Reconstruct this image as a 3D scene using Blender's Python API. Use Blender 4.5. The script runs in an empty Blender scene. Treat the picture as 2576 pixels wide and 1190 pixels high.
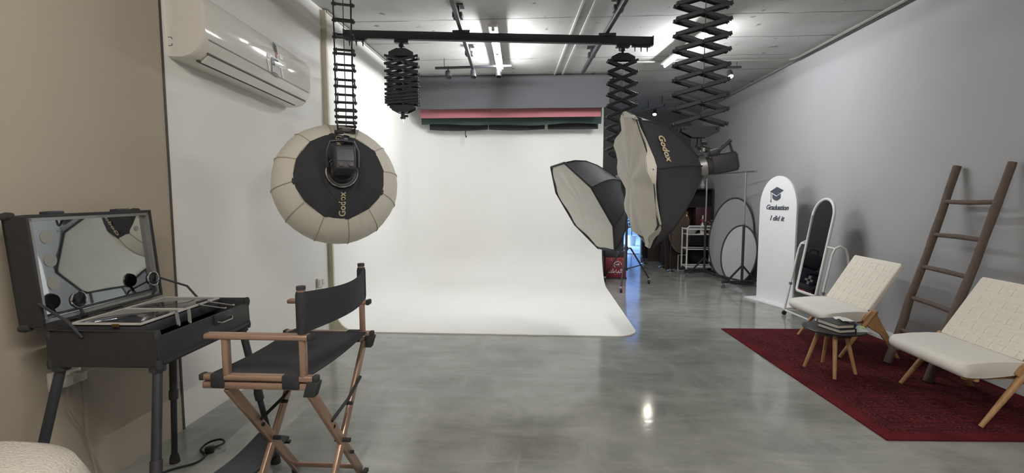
import bpy, bmesh, math, random
from mathutils import Vector, Matrix
random.seed(7)
C = bpy.context.scene.collection
PI = math.pi

# ------------------------------------------------------------------ camera
cam_d = bpy.data.cameras.new('camera')
cam_d.sensor_fit = 'HORIZONTAL'
cam_d.sensor_width = 36.0
cam_d.lens = 36.0 * 1238.0 / 2576.0
cam_d.clip_start = 0.05
cam = bpy.data.objects.new('camera', cam_d)
C.objects.link(cam)
cam.location = (0, 0, 1.5)
cam.rotation_euler = (math.radians(90 - 4.85), 0, math.radians(3.55))
bpy.context.scene.camera = cam
vs = bpy.context.scene.view_settings
vs.view_transform = 'Standard'
vs.look = 'None'
vs.gamma = 1.0
vs.use_curve_mapping = False
vs.exposure = 0.05
cy = bpy.context.scene.cycles
cy.max_bounces = 8
cy.glossy_bounces = 3
cy.caustics_reflective = False
TUBE_STRENGTH = 245.0
WARM_STRENGTH = 370.0
BLUE_POWER = 420.0

# ------------------------------------------------------------------ world
w = bpy.data.worlds.new('world')
bpy.context.scene.world = w
w.use_nodes = True
w.node_tree.nodes['Background'].inputs[0].default_value = (0.55, 0.58, 0.62, 1)
w.node_tree.nodes['Background'].inputs[1].default_value = 0.1

# ------------------------------------------------------------------ helpers
def lin(c):
    return tuple(((v / 255.0) / 12.92 if v / 255.0 <= 0.04045 else ((v / 255.0 + 0.055) / 1.055) ** 2.4) for v in c)

MATS = {}
def M(name, rgb, rough=0.6, metal=0.0, var=0.06, scale=9.0, bump=0.0, bscale=60.0, spec=0.5, stretch=None, emit=None, strength=0, trans=0, alpha=1):
    """procedural material: base colour broken up by noise, optional fine relief"""
    if name in MATS:
        return MATS[name]
    m = bpy.data.materials.new(name)
    m.use_nodes = True
    nt = m.node_tree
    N, L = nt.nodes, nt.links
    b = N['Principled BSDF']
    c = lin(rgb)
    tc = N.new('ShaderNodeTexCoord')
    mp = N.new('ShaderNodeMapping')
    if stretch:
        mp.inputs['Scale'].default_value = stretch
    L.new(tc.outputs['Object'], mp.inputs['Vector'])
    nz = N.new('ShaderNodeTexNoise')
    nz.inputs['Scale'].default_value = scale
    nz.inputs['Detail'].default_value = 4
    L.new(mp.outputs['Vector'], nz.inputs['Vector'])
    mx = N.new('ShaderNodeMix')
    mx.data_type = 'RGBA'
    mx.inputs['A'].default_value = tuple(min(1, v * (1 - var * 2)) for v in c) + (1,)
    mx.inputs['B'].default_value = tuple(min(1, v * (1 + var * 2)) for v in c) + (1,)
    L.new(nz.outputs['Fac'], mx.inputs['Factor'])
    L.new(mx.outputs['Result'], b.inputs['Base Color'])
    b.inputs['Roughness'].default_value = rough
    b.inputs['Metallic'].default_value = metal
    b.inputs['Specular IOR Level'].default_value = spec
    if trans:
        b.inputs['Transmission Weight'].default_value = trans
    if bump:
        n2 = N.new('ShaderNodeTexNoise')
        n2.inputs['Scale'].default_value = bscale
        n2.inputs['Detail'].default_value = 3
        L.new(mp.outputs['Vector'], n2.inputs['Vector'])
        bp = N.new('ShaderNodeBump')
        bp.inputs['Strength'].default_value = bump
        bp.inputs['Distance'].default_value = 0.01
        L.new(n2.outputs['Fac'], bp.inputs['Height'])
        L.new(bp.outputs['Normal'], b.inputs['Normal'])
    if emit:
        b.inputs['Emission Color'].default_value = tuple(emit) + (1,)
        b.inputs['Emission Strength'].default_value = strength
    MATS[name] = m
    return m

def translucent(m, share):
    """thin cloth: part of the light passes through"""
    N, L = m.node_tree.nodes, m.node_tree.links
    b = N['Principled BSDF']
    tr = N.new('ShaderNodeBsdfTranslucent')
    L.new(b.inputs['Base Color'].links[0].from_socket, tr.inputs['Color'])
    mix = N.new('ShaderNodeMixShader')
    mix.inputs[0].default_value = share
    L.new(b.outputs[0], mix.inputs[1])
    L.new(tr.outputs[0], mix.inputs[2])
    L.new(mix.outputs[0], N['Material Output'].inputs['Surface'])

def rotm(axis, ang):
    return Matrix.Rotation(ang, 3, axis)

def frame(d, up=Vector((0, 0, 1))):
    d = Vector(d).normalized()
    if abs(d.dot(up)) > 0.98:
        up = Vector((1, 0, 0))
    x = up.cross(d).normalized()
    y = d.cross(x).normalized()
    return x, y, d

class MB:
    def __init__(s):
        s.v = []
        s.f = []
    def add(s, vs_, fs):
        o = len(s.v)
        s.v += [Vector(p) for p in vs_]
        s.f += [tuple(i + o for i in f) for f in fs]
        return s
    def box(s, c, size, R=None):
        c = Vector(c)
        h = Vector(size) * 0.5
        pts = []
        for z in (-1, 1):
            for y in (-1, 1):
                for x in (-1, 1):
                    p = Vector((x * h.x, y * h.y, z * h.z))
                    pts.append(c + (R @ p if R else p))
        return s.add(pts, [(0, 2, 3, 1), (4, 5, 7, 6), (0, 1, 5, 4), (2, 6, 7, 3), (0, 4, 6, 2), (1, 3, 7, 5)])
    def bar(s, a, b, w_, h_, up=(0, 0, 1)):
        """rectangular bar from a to b, w_ across, h_ along up"""
        a, b = Vector(a), Vector(b)
        x, y, d = frame(b - a, Vector(up))
        R = Matrix((x, y, d)).transposed()
        return s.box((a + b) / 2, (w_, h_, (b - a).length), R)
    def cyl(s, a, b, r, r2=None, n=12, sx=1.0, up=(0, 0, 1)):
        a, b = Vector(a), Vector(b)
        r2 = r if r2 is None else r2
        x, y, d = frame(b - a, Vector(up))
        pts = []
        for c, q in ((a, r), (b, r2)):
            for i in range(n):
                t = 2 * PI * i / n
                pts.append(c + x * (math.cos(t) * q * sx) + y * (math.sin(t) * q))
        fs = [(i, (i + 1) % n, n + (i + 1) % n, n + i) for i in range(n)]
        fs += [tuple(range(n - 1, -1, -1)), tuple(range(n, 2 * n))]
        return s.add(pts, fs)
    def tube(s, pts, r, n=8, closed=False):
        pts = [Vector(p) for p in pts]
        k = len(pts)
        rs = r if isinstance(r, (list, tuple)) else [r] * k
        px = None
        vv = []
        for i, p in enumerate(pts):
            if closed:
                d = pts[(i + 1) % k] - pts[i - 1]
            else:
                d = pts[min(i + 1, k - 1)] - pts[max(i - 1, 0)]
            d.normalize()
            if px is None:
                x, y, _ = frame(d)
            else:
                x = (px - d * px.dot(d)).normalized()
                y = d.cross(x)
            px = x
            for j in range(n):
                t = 2 * PI * j / n
                vv.append(p + (x * math.cos(t) + y * math.sin(t)) * rs[i])
        fs = []
        for i in range(k if closed else k - 1):
            i2 = (i + 1) % k
            for j in range(n):
                j2 = (j + 1) % n
                fs.append((i * n + j, i * n + j2, i2 * n + j2, i2 * n + j))
        if not closed:
            fs += [tuple(range(n - 1, -1, -1)), tuple(range((k - 1) * n, k * n))]
        return s.add(vv, fs)
    def lathe(s, prof, c=(0, 0, 0), axis=(0, 0, 1), n=20, a0=0.0):
        c = Vector(c)
        x, y, d = frame(axis)
        vv, fs = [], []
        for r, z in prof:
            for i in range(n):
                t = a0 + 2 * PI * i / n
                vv.append(c + x * (math.cos(t) * r) + y * (math.sin(t) * r) + d * z)
        for k in range(len(prof) - 1):
            for i in range(n):
                i2 = (i + 1) % n
                fs.append((k * n + i, k * n + i2, (k + 1) * n + i2, (k + 1) * n + i))
        if prof[0][0] > 1e-5:
            fs.append(tuple(range(n - 1, -1, -1)))
        if prof[-1][0] > 1e-5:
            fs.append(tuple(range((len(prof) - 1) * n, len(prof) * n)))
        return s.add(vv, fs)
    def prism(s, poly, o, ex, ey, t):
        """2-D polygon in the plane o + ex,ey, extruded by t along ex x ey"""
        o, ex, ey = Vector(o), Vector(ex).normalized(), Vector(ey).normalized()
        ez = ex.cross(ey)
        n = len(poly)
        vv = [o + ex * p[0] + ey * p[1] for p in poly] + [o + ex * p[0] + ey * p[1] + ez * t for p in poly]
        fs = [tuple(range(n - 1, -1, -1)), tuple(range(n, 2 * n))]
        fs += [(i, (i + 1) % n, n + (i + 1) % n, n + i) for i in range(n)]
        return s.add(vv, fs)
    def grid(s, fn, nu, nv, thick=0.0, cu=False):
        vv = [Vector(fn(i / nu, j / nv)) for j in range(nv + 1) for i in range(nu + 1)]
        fs = [(j * (nu + 1) + i, j * (nu + 1) + i + 1, (j + 1) * (nu + 1) + i + 1, (j + 1) * (nu + 1) + i)
              for j in range(nv) for i in range(nu)]
        return s.add(vv, fs)
    def build(s, name, mat, parent=None, origin=None, bevel=0.0, seg=2, smooth=38, solid=0.0, noweld=False):
        me = bpy.data.meshes.new(name)
        if parent is not None:
            inv = MW[parent.name].inverted()
        elif origin is not None:
            inv = Matrix.Translation(-Vector(origin))
        else:
            inv = Matrix.Identity(4)
        me.from_pydata([inv @ p for p in s.v], [], s.f)
        bm = bmesh.new()
        bm.from_mesh(me)
        if not noweld:
            bmesh.ops.remove_doubles(bm, verts=bm.verts, dist=1e-5)
        bmesh.ops.recalc_face_normals(bm, faces=bm.faces)
        if solid:
            g = bmesh.ops.solidify(bm, geom=list(bm.faces), thickness=solid)
            bmesh.ops.recalc_face_normals(bm, faces=bm.faces)
        if bevel:
            es = [e for e in bm.edges if len(e.link_faces) == 2 and e.calc_face_angle(0) > 0.6]
            bmesh.ops.bevel(bm, geom=es, offset=bevel, segments=seg, profile=0.5, affect='EDGES', clamp_overlap=True)
        bm.to_mesh(me)
        bm.free()
        if smooth:
            me.polygons.foreach_set('use_smooth', [True] * len(me.polygons))
            me.set_sharp_from_angle(angle=math.radians(smooth))
        me.materials.append(mat)
        o = bpy.data.objects.new(name, me)
        C.objects.link(o)
        if parent is not None:
            o.parent = parent
            MW[o.name] = MW[parent.name]
        elif origin is not None:
            o.location = origin
            MW[o.name] = Matrix.Translation(Vector(origin))
        else:
            MW[o.name] = Matrix.Identity(4)
        return o

MW = {}
def tag(o, label=None, cat=None, group=None, kind=None):
    if label: o['label'] = label
    if cat: o['category'] = cat
    if group: o['group'] = group
    if kind: o['kind'] = kind
    return o

def thing(name, label, cat, loc=(0, 0, 0), rz=0.0, group=None):
    o = bpy.data.objects.new(name, None)
    o.empty_display_size = 0.1
    C.objects.link(o)
    o.location = loc
    o.rotation_euler = (0, 0, rz)
    MW[o.name] = Matrix.Translation(Vector(loc)) @ Matrix.Rotation(rz, 4, 'Z')
    return tag(o, label, cat, group)

def struct(mb, name, mat, **k):
    o = mb.build(name, mat, **k)
    o['kind'] = 'structure'
    return o

def dup_part(o, M4):
    """copy of a part moved by the world-space matrix M4 (shares the mesh)"""
    c = o.copy()
    C.objects.link(c)
    c.parent = o.parent
    inv = MW[o.parent.name]
    c.matrix_local = inv.inverted() @ M4 @ inv
    MW[c.name] = MW[o.parent.name]
    return c

def copy_tree(o, parent=None):
    c = o.copy()
    C.objects.link(c)
    c.parent = parent
    for ch in [x for x in bpy.data.objects if x.parent == o]:
        copy_tree(ch, c)
    return c

def text_mb(body, size, M4, extrude=0.001, shear=0.0, offset=0.0, spacing=1.0):
    cu = bpy.data.curves.new('txt', 'FONT')
    cu.body = body
    cu.size = size
    cu.extrude = extrude
    cu.shear = shear
    cu.offset = offset
    cu.space_character = spacing
    cu.align_x = 'CENTER'
    cu.align_y = 'CENTER'
    cu.resolution_u = 3
    t = bpy.data.objects.new('txt', cu)
    C.objects.link(t)
    dg = bpy.context.evaluated_depsgraph_get()
    me = bpy.data.meshes.new_from_object(t.evaluated_get(dg))
    mb = MB()
    mb.add([M4 @ v.co for v in me.vertices], [tuple(p.vertices) for p in me.polygons])
    bpy.data.objects.remove(t)
    bpy.data.meshes.remove(me)
    bpy.data.curves.remove(cu)
    return mb

def place(o, ex, ey):
    """4x4 with columns ex, ey, ex x ey at o"""
    ex = Vector(ex).normalized()
    ez = ex.cross(Vector(ey)).normalized()
    ey = ez.cross(ex)
    m = Matrix.Identity(4)
    for i in range(3):
        m[i][0], m[i][1], m[i][2], m[i][3] = ex[i], ey[i], ez[i], o[i]
    return m

# ------------------------------------------------------------------ materials
black_metal = M('black_metal', (50, 51, 56), 0.45, 0.2, var=0.1, scale=30)  # metal and plastic blacks lifted, veiling glare put into the colour
black_plastic = M('black_plastic', (50, 50, 54), 0.5, var=0.1, scale=25)
black_cloth = M('black_cloth', (54, 55, 60), 0.85, var=0.08, scale=40, bump=0.15, bscale=400)  # cloth black raised, its colour includes veiling glare
canvas_black = M('canvas_black', (38, 39, 44), 0.8, var=0.08, scale=60, bump=0.2, bscale=500)
nylon = M('black_nylon', (56, 58, 63), 0.6, var=0.1, scale=12, bump=0.25, bscale=14)  # nylon black lightened to carry veiling glare in the colour
diffuser = M('diffuser_cloth', (216, 213, 206), 0.9, var=0.04, scale=8, bump=0.3, bscale=9)
silver = M('silver_lining', (190, 190, 190), 0.35, 0.8)
chrome = M('chrome', (225, 225, 228), 0.12, 1.0, var=0.01)
steel = M('brushed_steel', (165, 165, 165), 0.35, 0.9, var=0.05, scale=40)
white_metal = M('white_metal', (208, 208, 206), 0.45, var=0.02)
white_plastic = M('white_plastic', (205, 203, 196), 0.4, var=0.02)
oak = M('oak_wood', (172, 134, 92), 0.5, var=0.14, scale=14, stretch=(3, 3, 0.6), bump=0.1, bscale=40)
bronze = M('bronze_aluminium', (172, 144, 126), 0.34, 0.6, var=0.05, scale=30)
rubber = M('rubber', (42, 42, 44), 0.8)
weathered = M('weathered_wood', (92, 80, 72), 0.85, var=0.22, scale=18, stretch=(4, 4, 0.7), bump=0.5, bscale=50)
cream = M('cream_fabric', (222, 219, 212), 0.9, var=0.03, scale=30, bump=0.2, bscale=300)
webbing = M('cream_webbing', (222, 217, 204), 0.9, var=0.05, scale=40, bump=0.3, bscale=350)
dark_glass = M('tray_glass', (60, 60, 62), 0.06, 0.0, var=0.02, spec=0.8)
lettering_tan = M('lettering_tan', (205, 190, 160), 0.7)
white_paint = M('white_paint', (214, 212, 208), 0.6)

# concrete floor
def concrete_mat():
    m = bpy.data.materials.new('polished_concrete')
    m.use_nodes = True
    N, L = m.node_tree.nodes, m.node_tree.links
    b = N['Principled BSDF']
    tc = N.new('ShaderNodeTexCoord')
    def noise(scale, detail, rough, sc=(1, 1, 1), dist=0.0):
        mp = N.new('ShaderNodeMapping'); mp.inputs['Scale'].default_value = sc
        L.new(tc.outputs['Object'], mp.inputs['Vector'])
        n = N.new('ShaderNodeTexNoise')
        n.inputs['Scale'].default_value = scale; n.inputs['Detail'].default_value = detail
        n.inputs['Roughness'].default_value = rough; n.inputs['Distortion'].default_value = dist
        L.new(mp.outputs['Vector'], n.inputs['Vector'])
        return n
    def ramp(src, stops):
        r = N.new('ShaderNodeValToRGB')
        e = r.color_ramp.elements
        e[0].position, e[0].color = stops[0][0], tuple(stops[0][1]) + (1,)
        e[1].position, e[1].color = stops[-1][0], tuple(stops[-1][1]) + (1,)
        for p, c in stops[1:-1]:
            x = e.new(p); x.color = tuple(c) + (1,)
        L.new(src, r.inputs['Fac'])
        return r
    n1 = noise(1.9, 6, 0.6, dist=0.5)
    r1 = ramp(n1.outputs['Fac'], [(0.3, lin((118, 119, 114))), (0.5, lin((136, 137, 132))), (0.72, lin((154, 154, 149)))])
    # trowel smears, two directions
    n2 = noise(3.2, 5, 0.65, (0.35, 1.6, 1), 0.8)
    r2 = ramp(n2.outputs['Fac'], [(0.42, (0, 0, 0)), (0.75, (1, 1, 1))])
    n3 = noise(3.0, 5, 0.65, (1.7, 0.4, 1), 0.8)
    r3 = ramp(n3.outputs['Fac'], [(0.5, (0, 0, 0)), (0.8, (1, 1, 1))])
    mx = N.new('ShaderNodeMix'); mx.data_type = 'RGBA'
    L.new(r1.outputs['Color'], mx.inputs['A'])
    mx.inputs['B'].default_value = lin((176, 176, 171)) + (1,)
    ad = N.new('ShaderNodeMath'); ad.operation = 'MAXIMUM'
    L.new(r2.outputs['Color'], ad.inputs[0]); L.new(r3.outputs['Color'], ad.inputs[1])
    mu = N.new('ShaderNodeMath'); mu.operation = 'MULTIPLY'; mu.inputs[1].default_value = 0.42
    L.new(ad.outputs[0], mu.inputs[0]); L.new(mu.outputs[0], mx.inputs['Factor'])
    L.new(mx.outputs['Result'], b.inputs['Base Color'])
    n4 = noise(7, 4, 0.6)
    mr = N.new('ShaderNodeMapRange')
    mr.inputs['To Min'].default_value = 0.07; mr.inputs['To Max'].default_value = 0.15
    L.new(n4.outputs['Fac'], mr.inputs['Value']); L.new(mr.outputs[0], b.inputs['Roughness'])
    bp = N.new('ShaderNodeBump'); bp.inputs['Strength'].default_value = 0.05; bp.inputs['Distance'].default_value = 0.01
    n5 = noise(25, 3, 0.5)
    L.new(n5.outputs['Fac'], bp.inputs['Height']); L.new(bp.outputs['Normal'], b.inputs['Normal'])
    b.inputs['Specular IOR Level'].default_value = 0.45
    return m
floor_mat = concrete_mat()

def ceiling_mat():
    m = bpy.data.materials.new('painted_concrete_ceiling')
    m.use_nodes = True
    N, L = m.node_tree.nodes, m.node_tree.links
    b = N['Principled BSDF']
    tc = N.new('ShaderNodeTexCoord')
    n1 = N.new('ShaderNodeTexNoise'); n1.inputs['Scale'].default_value = 1.3; n1.inputs['Detail'].default_value = 8
    L.new(tc.outputs['Object'], n1.inputs['Vector'])
    r = N.new('ShaderNodeValToRGB')
    r.color_ramp.elements[0].position = 0.3; r.color_ramp.elements[0].color = lin((168, 167, 165)) + (1,)
    r.color_ramp.elements[1].position = 0.7; r.color_ramp.elements[1].color = lin((192, 191, 189)) + (1,)
    L.new(n1.outputs['Fac'], r.inputs['Fac'])
    # board joints left by the formwork: broken dark lines across the room
    sp = N.new('ShaderNodeSeparateXYZ'); L.new(tc.outputs['Object'], sp.inputs[0])
    n2 = N.new('ShaderNodeTexNoise'); n2.inputs['Scale'].default_value = 2.5; n2.inputs['Detail'].default_value = 5
    L.new(tc.outputs['Object'], n2.inputs['Vector'])
    ma = N.new('ShaderNodeMath'); ma.operation = 'MULTIPLY_ADD'; ma.inputs[1].default_value = 0.09
    L.new(n2.outputs['Fac'], ma.inputs[0]); L.new(sp.outputs['Y'], ma.inputs[2])
    md = N.new('ShaderNodeMath'); md.operation = 'PINGPONG'; md.inputs[1].default_value = 0.40
    L.new(ma.outputs[0], md.inputs[0])
    lt = N.new('ShaderNodeMath'); lt.operation = 'LESS_THAN'; lt.inputs[1].default_value = 0.011
    L.new(md.outputs[0], lt.inputs[0])
    n3 = N.new('ShaderNodeTexNoise'); n3.inputs['Scale'].default_value = 1.1; n3.inputs['Detail'].default_value = 3
    L.new(tc.outputs['Object'], n3.inputs['Vector'])
    gt = N.new('ShaderNodeMapRange'); gt.inputs['From Min'].default_value = 0.38; gt.inputs['From Max'].default_value = 0.48
    L.new(n3.outputs['Fac'], gt.inputs['Value'])
    mu = N.new('ShaderNodeMath'); mu.operation = 'MULTIPLY'
    L.new(lt.outputs[0], mu.inputs[0]); L.new(gt.outputs[0], mu.inputs[1])
    # spalls
    vo = N.new('ShaderNodeTexNoise'); vo.inputs['Scale'].default_value = 5.5; vo.inputs['Detail'].default_value = 5
    L.new(tc.outputs['Object'], vo.inputs['Vector'])
    g2 = N.new('ShaderNodeMapRange'); g2.inputs['From Min'].default_value = 0.665; g2.inputs['From Max'].default_value = 0.71
    L.new(vo.outputs['Fac'], g2.inputs['Value'])
    mm = N.new('ShaderNodeMath'); mm.operation = 'MAXIMUM'
    L.new(mu.outputs[0], mm.inputs[0]); L.new(g2.outputs[0], mm.inputs[1])
    sc = N.new('ShaderNodeMath'); sc.operation = 'MULTIPLY'; sc.inputs[1].default_value = 0.85
    L.new(mm.outputs[0], sc.inputs[0])
    mx = N.new('ShaderNodeMix'); mx.data_type = 'RGBA'
    L.new(sc.outputs[0], mx.inputs['Factor']); L.new(r.outputs['Color'], mx.inputs['A'])
    mx.inputs['B'].default_value = lin((104, 101, 98)) + (1,)
    L.new(mx.outputs['Result'], b.inputs['Base Color'])
    b.inputs['Roughness'].default_value = 0.8
    bp = N.new('ShaderNodeBump'); bp.inputs['Strength'].default_value = 0.35; bp.inputs['Distance'].default_value = 0.02
    L.new(n1.outputs['Fac'], bp.inputs['Height']); L.new(bp.outputs['Normal'], b.inputs['Normal'])
    return m
ceil_mat = ceiling_mat()

def rug_mat():
    m = bpy.data.materials.new('rug_pile')
    m.use_nodes = True
    N, L = m.node_tree.nodes, m.node_tree.links
    b = N['Principled BSDF']
    tc = N.new('ShaderNodeTexCoord')
    mp = N.new('ShaderNodeMapping'); mp.inputs['Scale'].default_value = (1, 1, 1)
    L.new(tc.outputs['Object'], mp.inputs['Vector'])
    wv = N.new('ShaderNodeTexNoise'); wv.inputs['Scale'].default_value = 9; wv.inputs['Detail'].default_value = 3
    L.new(mp.outputs['Vector'], wv.inputs['Vector'])
    ml = N.new('ShaderNodeVectorMath'); ml.operation = 'MULTIPLY_ADD'
    ml.inputs[1].default_value = (0.05, 0.05, 0)
    L.new(wv.outputs['Color'], ml.inputs[0]); L.new(mp.outputs['Vector'], ml.inputs[2])
    vo = N.new('ShaderNodeTexVoronoi'); vo.distance = 'MANHATTAN'; vo.inputs['Scale'].default_value = 17
    L.new(ml.outputs[0], vo.inputs['Vector'])
    r = N.new('ShaderNodeValToRGB')
    e = r.color_ramp.elements
    e[0].position, e[0].color = 0.0, lin((40, 18, 22)) + (1,)
    e[1].position, e[1].color = 1.0, lin((86, 30, 36)) + (1,)
    for p, c in ((0.15, (52, 20, 24)), (0.22, (140, 92, 82)), (0.29, (84, 26, 32)), (0.45, (78, 24, 30)), (0.52, (44, 18, 22)), (0.62, (98, 40, 42))):
        x = e.new(p); x.color = lin(c) + (1,)
    L.new(vo.outputs['Distance'], r.inputs['Fac'])
    v2 = N.new('ShaderNodeTexVoronoi'); v2.distance = 'CHEBYCHEV'; v2.inputs['Scale'].default_value = 4.2; v2.inputs['Randomness'].default_value = 0.12
    L.new(ml.outputs[0], v2.inputs['Vector'])
    r2 = N.new('ShaderNodeValToRGB'); r2.color_ramp.interpolation = 'CONSTANT'
    e = r2.color_ramp.elements
    e[0].position, e[0].color = 0.0, (0.75, 0.75, 0.75, 1)
    e[1].position, e[1].color = 0.5, (0.0, 0.0, 0.0, 1)
    for p, v in ((0.10, 0.0), (0.24, 0.85), (0.30, 0.1), (0.40, 0.6), (0.44, 0.0)):
        x = e.new(p); x.color = (v, v, v, 1)
    L.new(v2.outputs['Distance'], r2.inputs['Fac'])
    mk = N.new('ShaderNodeMix'); mk.data_type = 'RGBA'
    L.new(r2.outputs['Color'], mk.inputs['Factor']); L.new(r.outputs['Color'], mk.inputs['A'])
    mk.inputs['B'].default_value = lin((48, 18, 22)) + (1,)
    r = mk
    # plain band at the border of the rug (object coordinates, rug centred on its origin: 1.5 x 2.5 m)
    sp = N.new('ShaderNodeSeparateXYZ'); L.new(tc.outputs['Object'], sp.inputs[0])
    ax = N.new('ShaderNodeMath'); ax.operation = 'ABSOLUTE'; L.new(sp.outputs['X'], ax.inputs[0])
    ay = N.new('ShaderNodeMath'); ay.operation = 'ABSOLUTE'; L.new(sp.outputs['Y'], ay.inputs[0])
    sx = N.new('ShaderNodeMath'); sx.operation = 'SUBTRACT'; sx.inputs[0].default_value = 0.745; L.new(ax.outputs[0], sx.inputs[1])
    sy = N.new('ShaderNodeMath'); sy.operation = 'SUBTRACT'; sy.inputs[0].default_value = 1.255; L.new(ay.outputs[0], sy.inputs[1])
    mn = N.new('ShaderNodeMath'); mn.operation = 'MINIMUM'; L.new(sx.outputs[0], mn.inputs[0]); L.new(sy.outputs[0], mn.inputs[1])
    rb = N.new('ShaderNodeValToRGB'); rb.color_ramp.interpolation = 'CONSTANT'
    e = rb.color_ramp.elements
    e[0].position, e[0].color = 0.0, (1, 1, 1, 1)
    e[1].position, e[1].color = 0.075, (0, 0, 0, 1)
    for p, v in ((0.085, 0.9), (0.10, 0.0), (0.26, 0.9), (0.275, 0.0)):
        x = e.new(p); x.color = (v, v, v, 1)
    L.new(mn.outputs[0], rb.inputs['Fac'])
    mx = N.new('ShaderNodeMix'); mx.data_type = 'RGBA'
    L.new(rb.outputs['Color'], mx.inputs['Factor']); L.new(mk.outputs['Result'], mx.inputs['A'])
    mx.inputs['B'].default_value = lin((92, 28, 34)) + (1,)
    # worn blotches
    n2 = N.new('ShaderNodeTexNoise'); n2.inputs['Scale'].default_value = 3.5; n2.inputs['Detail'].default_value = 6
    L.new(mp.outputs['Vector'], n2.inputs['Vector'])
    mv = N.new('ShaderNodeMapRange'); mv.inputs['From Min'].default_value = 0.3; mv.inputs['From Max'].default_value = 0.7
    mv.inputs['To Min'].default_value = 0.65; mv.inputs['To Max'].default_value = 1.2
    L.new(n2.outputs['Fac'], mv.inputs['Value'])
    mz = N.new('ShaderNodeMix'); mz.data_type = 'RGBA'; mz.blend_type = 'MULTIPLY'; mz.inputs['Factor'].default_value = 1
    L.new(mx.outputs['Result'], mz.inputs['A']); L.new(mv.outputs[0], mz.inputs['B'])
    L.new(mz.outputs['Result'], b.inputs['Base Color'])
    b.inputs['Roughness'].default_value = 0.95
    b.inputs['Specular IOR Level'].default_value = 0.1
    n3 = N.new('ShaderNodeTexNoise'); n3.inputs['Scale'].default_value = 260
    L.new(mp.outputs['Vector'], n3.inputs['Vector'])
    bp = N.new('ShaderNodeBump'); bp.inputs['Strength'].default_value = 0.5; bp.inputs['Distance'].default_value = 0.01
    L.new(n3.outputs['Fac'], bp.inputs['Height']); L.new(bp.outputs['Normal'], b.inputs['Normal'])
    return m

# =================================================================== ROOM
XL, XR, ZC = -2.30, 3.60, 3.42
YB, YF = -3.6, 12.4
wall_white = M('wall_paint_white', (218, 216, 211), 0.8, var=0.02, scale=2.0, bump=0.05, bscale=40)
wall_grey = M('wall_paint_grey', (156, 156, 158), 0.8, var=0.02, scale=2.0, bump=0.05, bscale=40)
wall_taupe = M('wall_paint_taupe', (161, 151, 136), 0.8, var=0.02, scale=2.0, bump=0.06, bscale=40)
cyc_mat = M('cyclorama_paint', (232, 231, 227), 0.7, var=0.012, scale=2.5)
cyc_edge_mat = M('cyclorama_bare_edge', (192, 186, 168), 0.75)
wall_dark = M('wall_paint_charcoal', (120, 119, 120), 0.85)

def slab(x0, x1, y0, y1, z0, z1):
    return MB().box(((x0 + x1) / 2, (y0 + y1) / 2, (z0 + z1) / 2), (x1 - x0, y1 - y0, z1 - z0))

struct(slab(XL - 0.2, XR + 0.2, YB - 0.2, 18.2, -0.12, 0), 'floor', floor_mat)
struct(slab(XL - 0.2, XR + 0.2, YB - 0.2, YF + 0.2, ZC, ZC + 0.15), 'ceiling', ceil_mat)
struct(slab(XL - 0.15, XL, 2.91, YF, 0, ZC), 'wall_left', wall_white)
struct(slab(XL - 0.15, XL + 0.012, YB, 2.9, 0, ZC), 'wall_left_taupe', wall_taupe)
struct(slab(XL - 0.05, XL + 0.016, 2.897, 2.913, 0, ZC), 'trim_1', M('dark_joint', (62, 60, 58), 0.6))
struct(slab(XR, XR + 0.15, YB, 18.2, 0, ZC), 'wall_right', wall_grey)
struct(slab(XL, XR, YB - 0.15, YB, 0, ZC), 'wall_front', wall_taupe)
# rear wall with the opening to the next room
struct(slab(XL, 2.03, YF, YF + 0.15, 0, ZC), 'wall_back_panel', wall_dark)
struct(slab(2.46, XR, YF, YF + 0.15, 0, ZC), 'wall_back_side', wall_dark)
struct(slab(2.03, 2.46, YF, YF + 0.15, 2.2, ZC), 'wall_back_lintel', wall_dark)
blue_wall = M('next_room_paint', (150, 170, 200), 0.7)
struct(slab(0.2, XR, 18.0, 18.15, 0, 3.0), 'wall_next_room', blue_wall)
struct(slab(0.05, 0.2, YF + 0.15, 18.15, 0, 3.0), 'wall_next_room_side', blue_wall)
struct(slab(0.05, XR, YF + 0.15, 18.15, 3.0, 3.1), 'ceiling_next_room', blue_wall)
struct(slab(0.2, XR, YF + 0.2, 18.0, 0.0, 0.012), 'floor_next_room', M('next_room_tiles', (205, 212, 222), 0.35))

# low skirting conduit along the right wall
struct(slab(XR - 0.012, XR, YB, YF, 0, 0.08), 'baseboard_right', M('baseboard_white', (200, 199, 197), 0.5))
# pipe run where ceiling meets the right wall, turning across the ceiling
pm = M('painted_conduit', (126, 124, 122), 0.55)
mb = MB().tube([(3.5, YB, 3.385), (3.5, 7.15, 3.385), (3.49, 7.25, 3.385), (3.43, 7.3, 3.385), (2.2, 7.3, 3.385), (0.9, 7.28, 3.385)], 0.014)
struct(mb, 'trim_2', pm)
struct(slab(XR - 0.03, XR, YB, YF, ZC - 0.035, ZC), 'trim_3', pm)
# thin cable trunking running down the ceiling
for i, x in enumerate((0.52, 0.64)):
    mb = MB().bar((x + 0.02, 3.0, ZC - 0.008), (x - 0.35, 8.3, ZC - 0.008), 0.022, 0.016)
    struct(mb, 'trim_%d' % (4 + i), M('ceiling_trunking', (182, 181, 179), 0.7))

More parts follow.
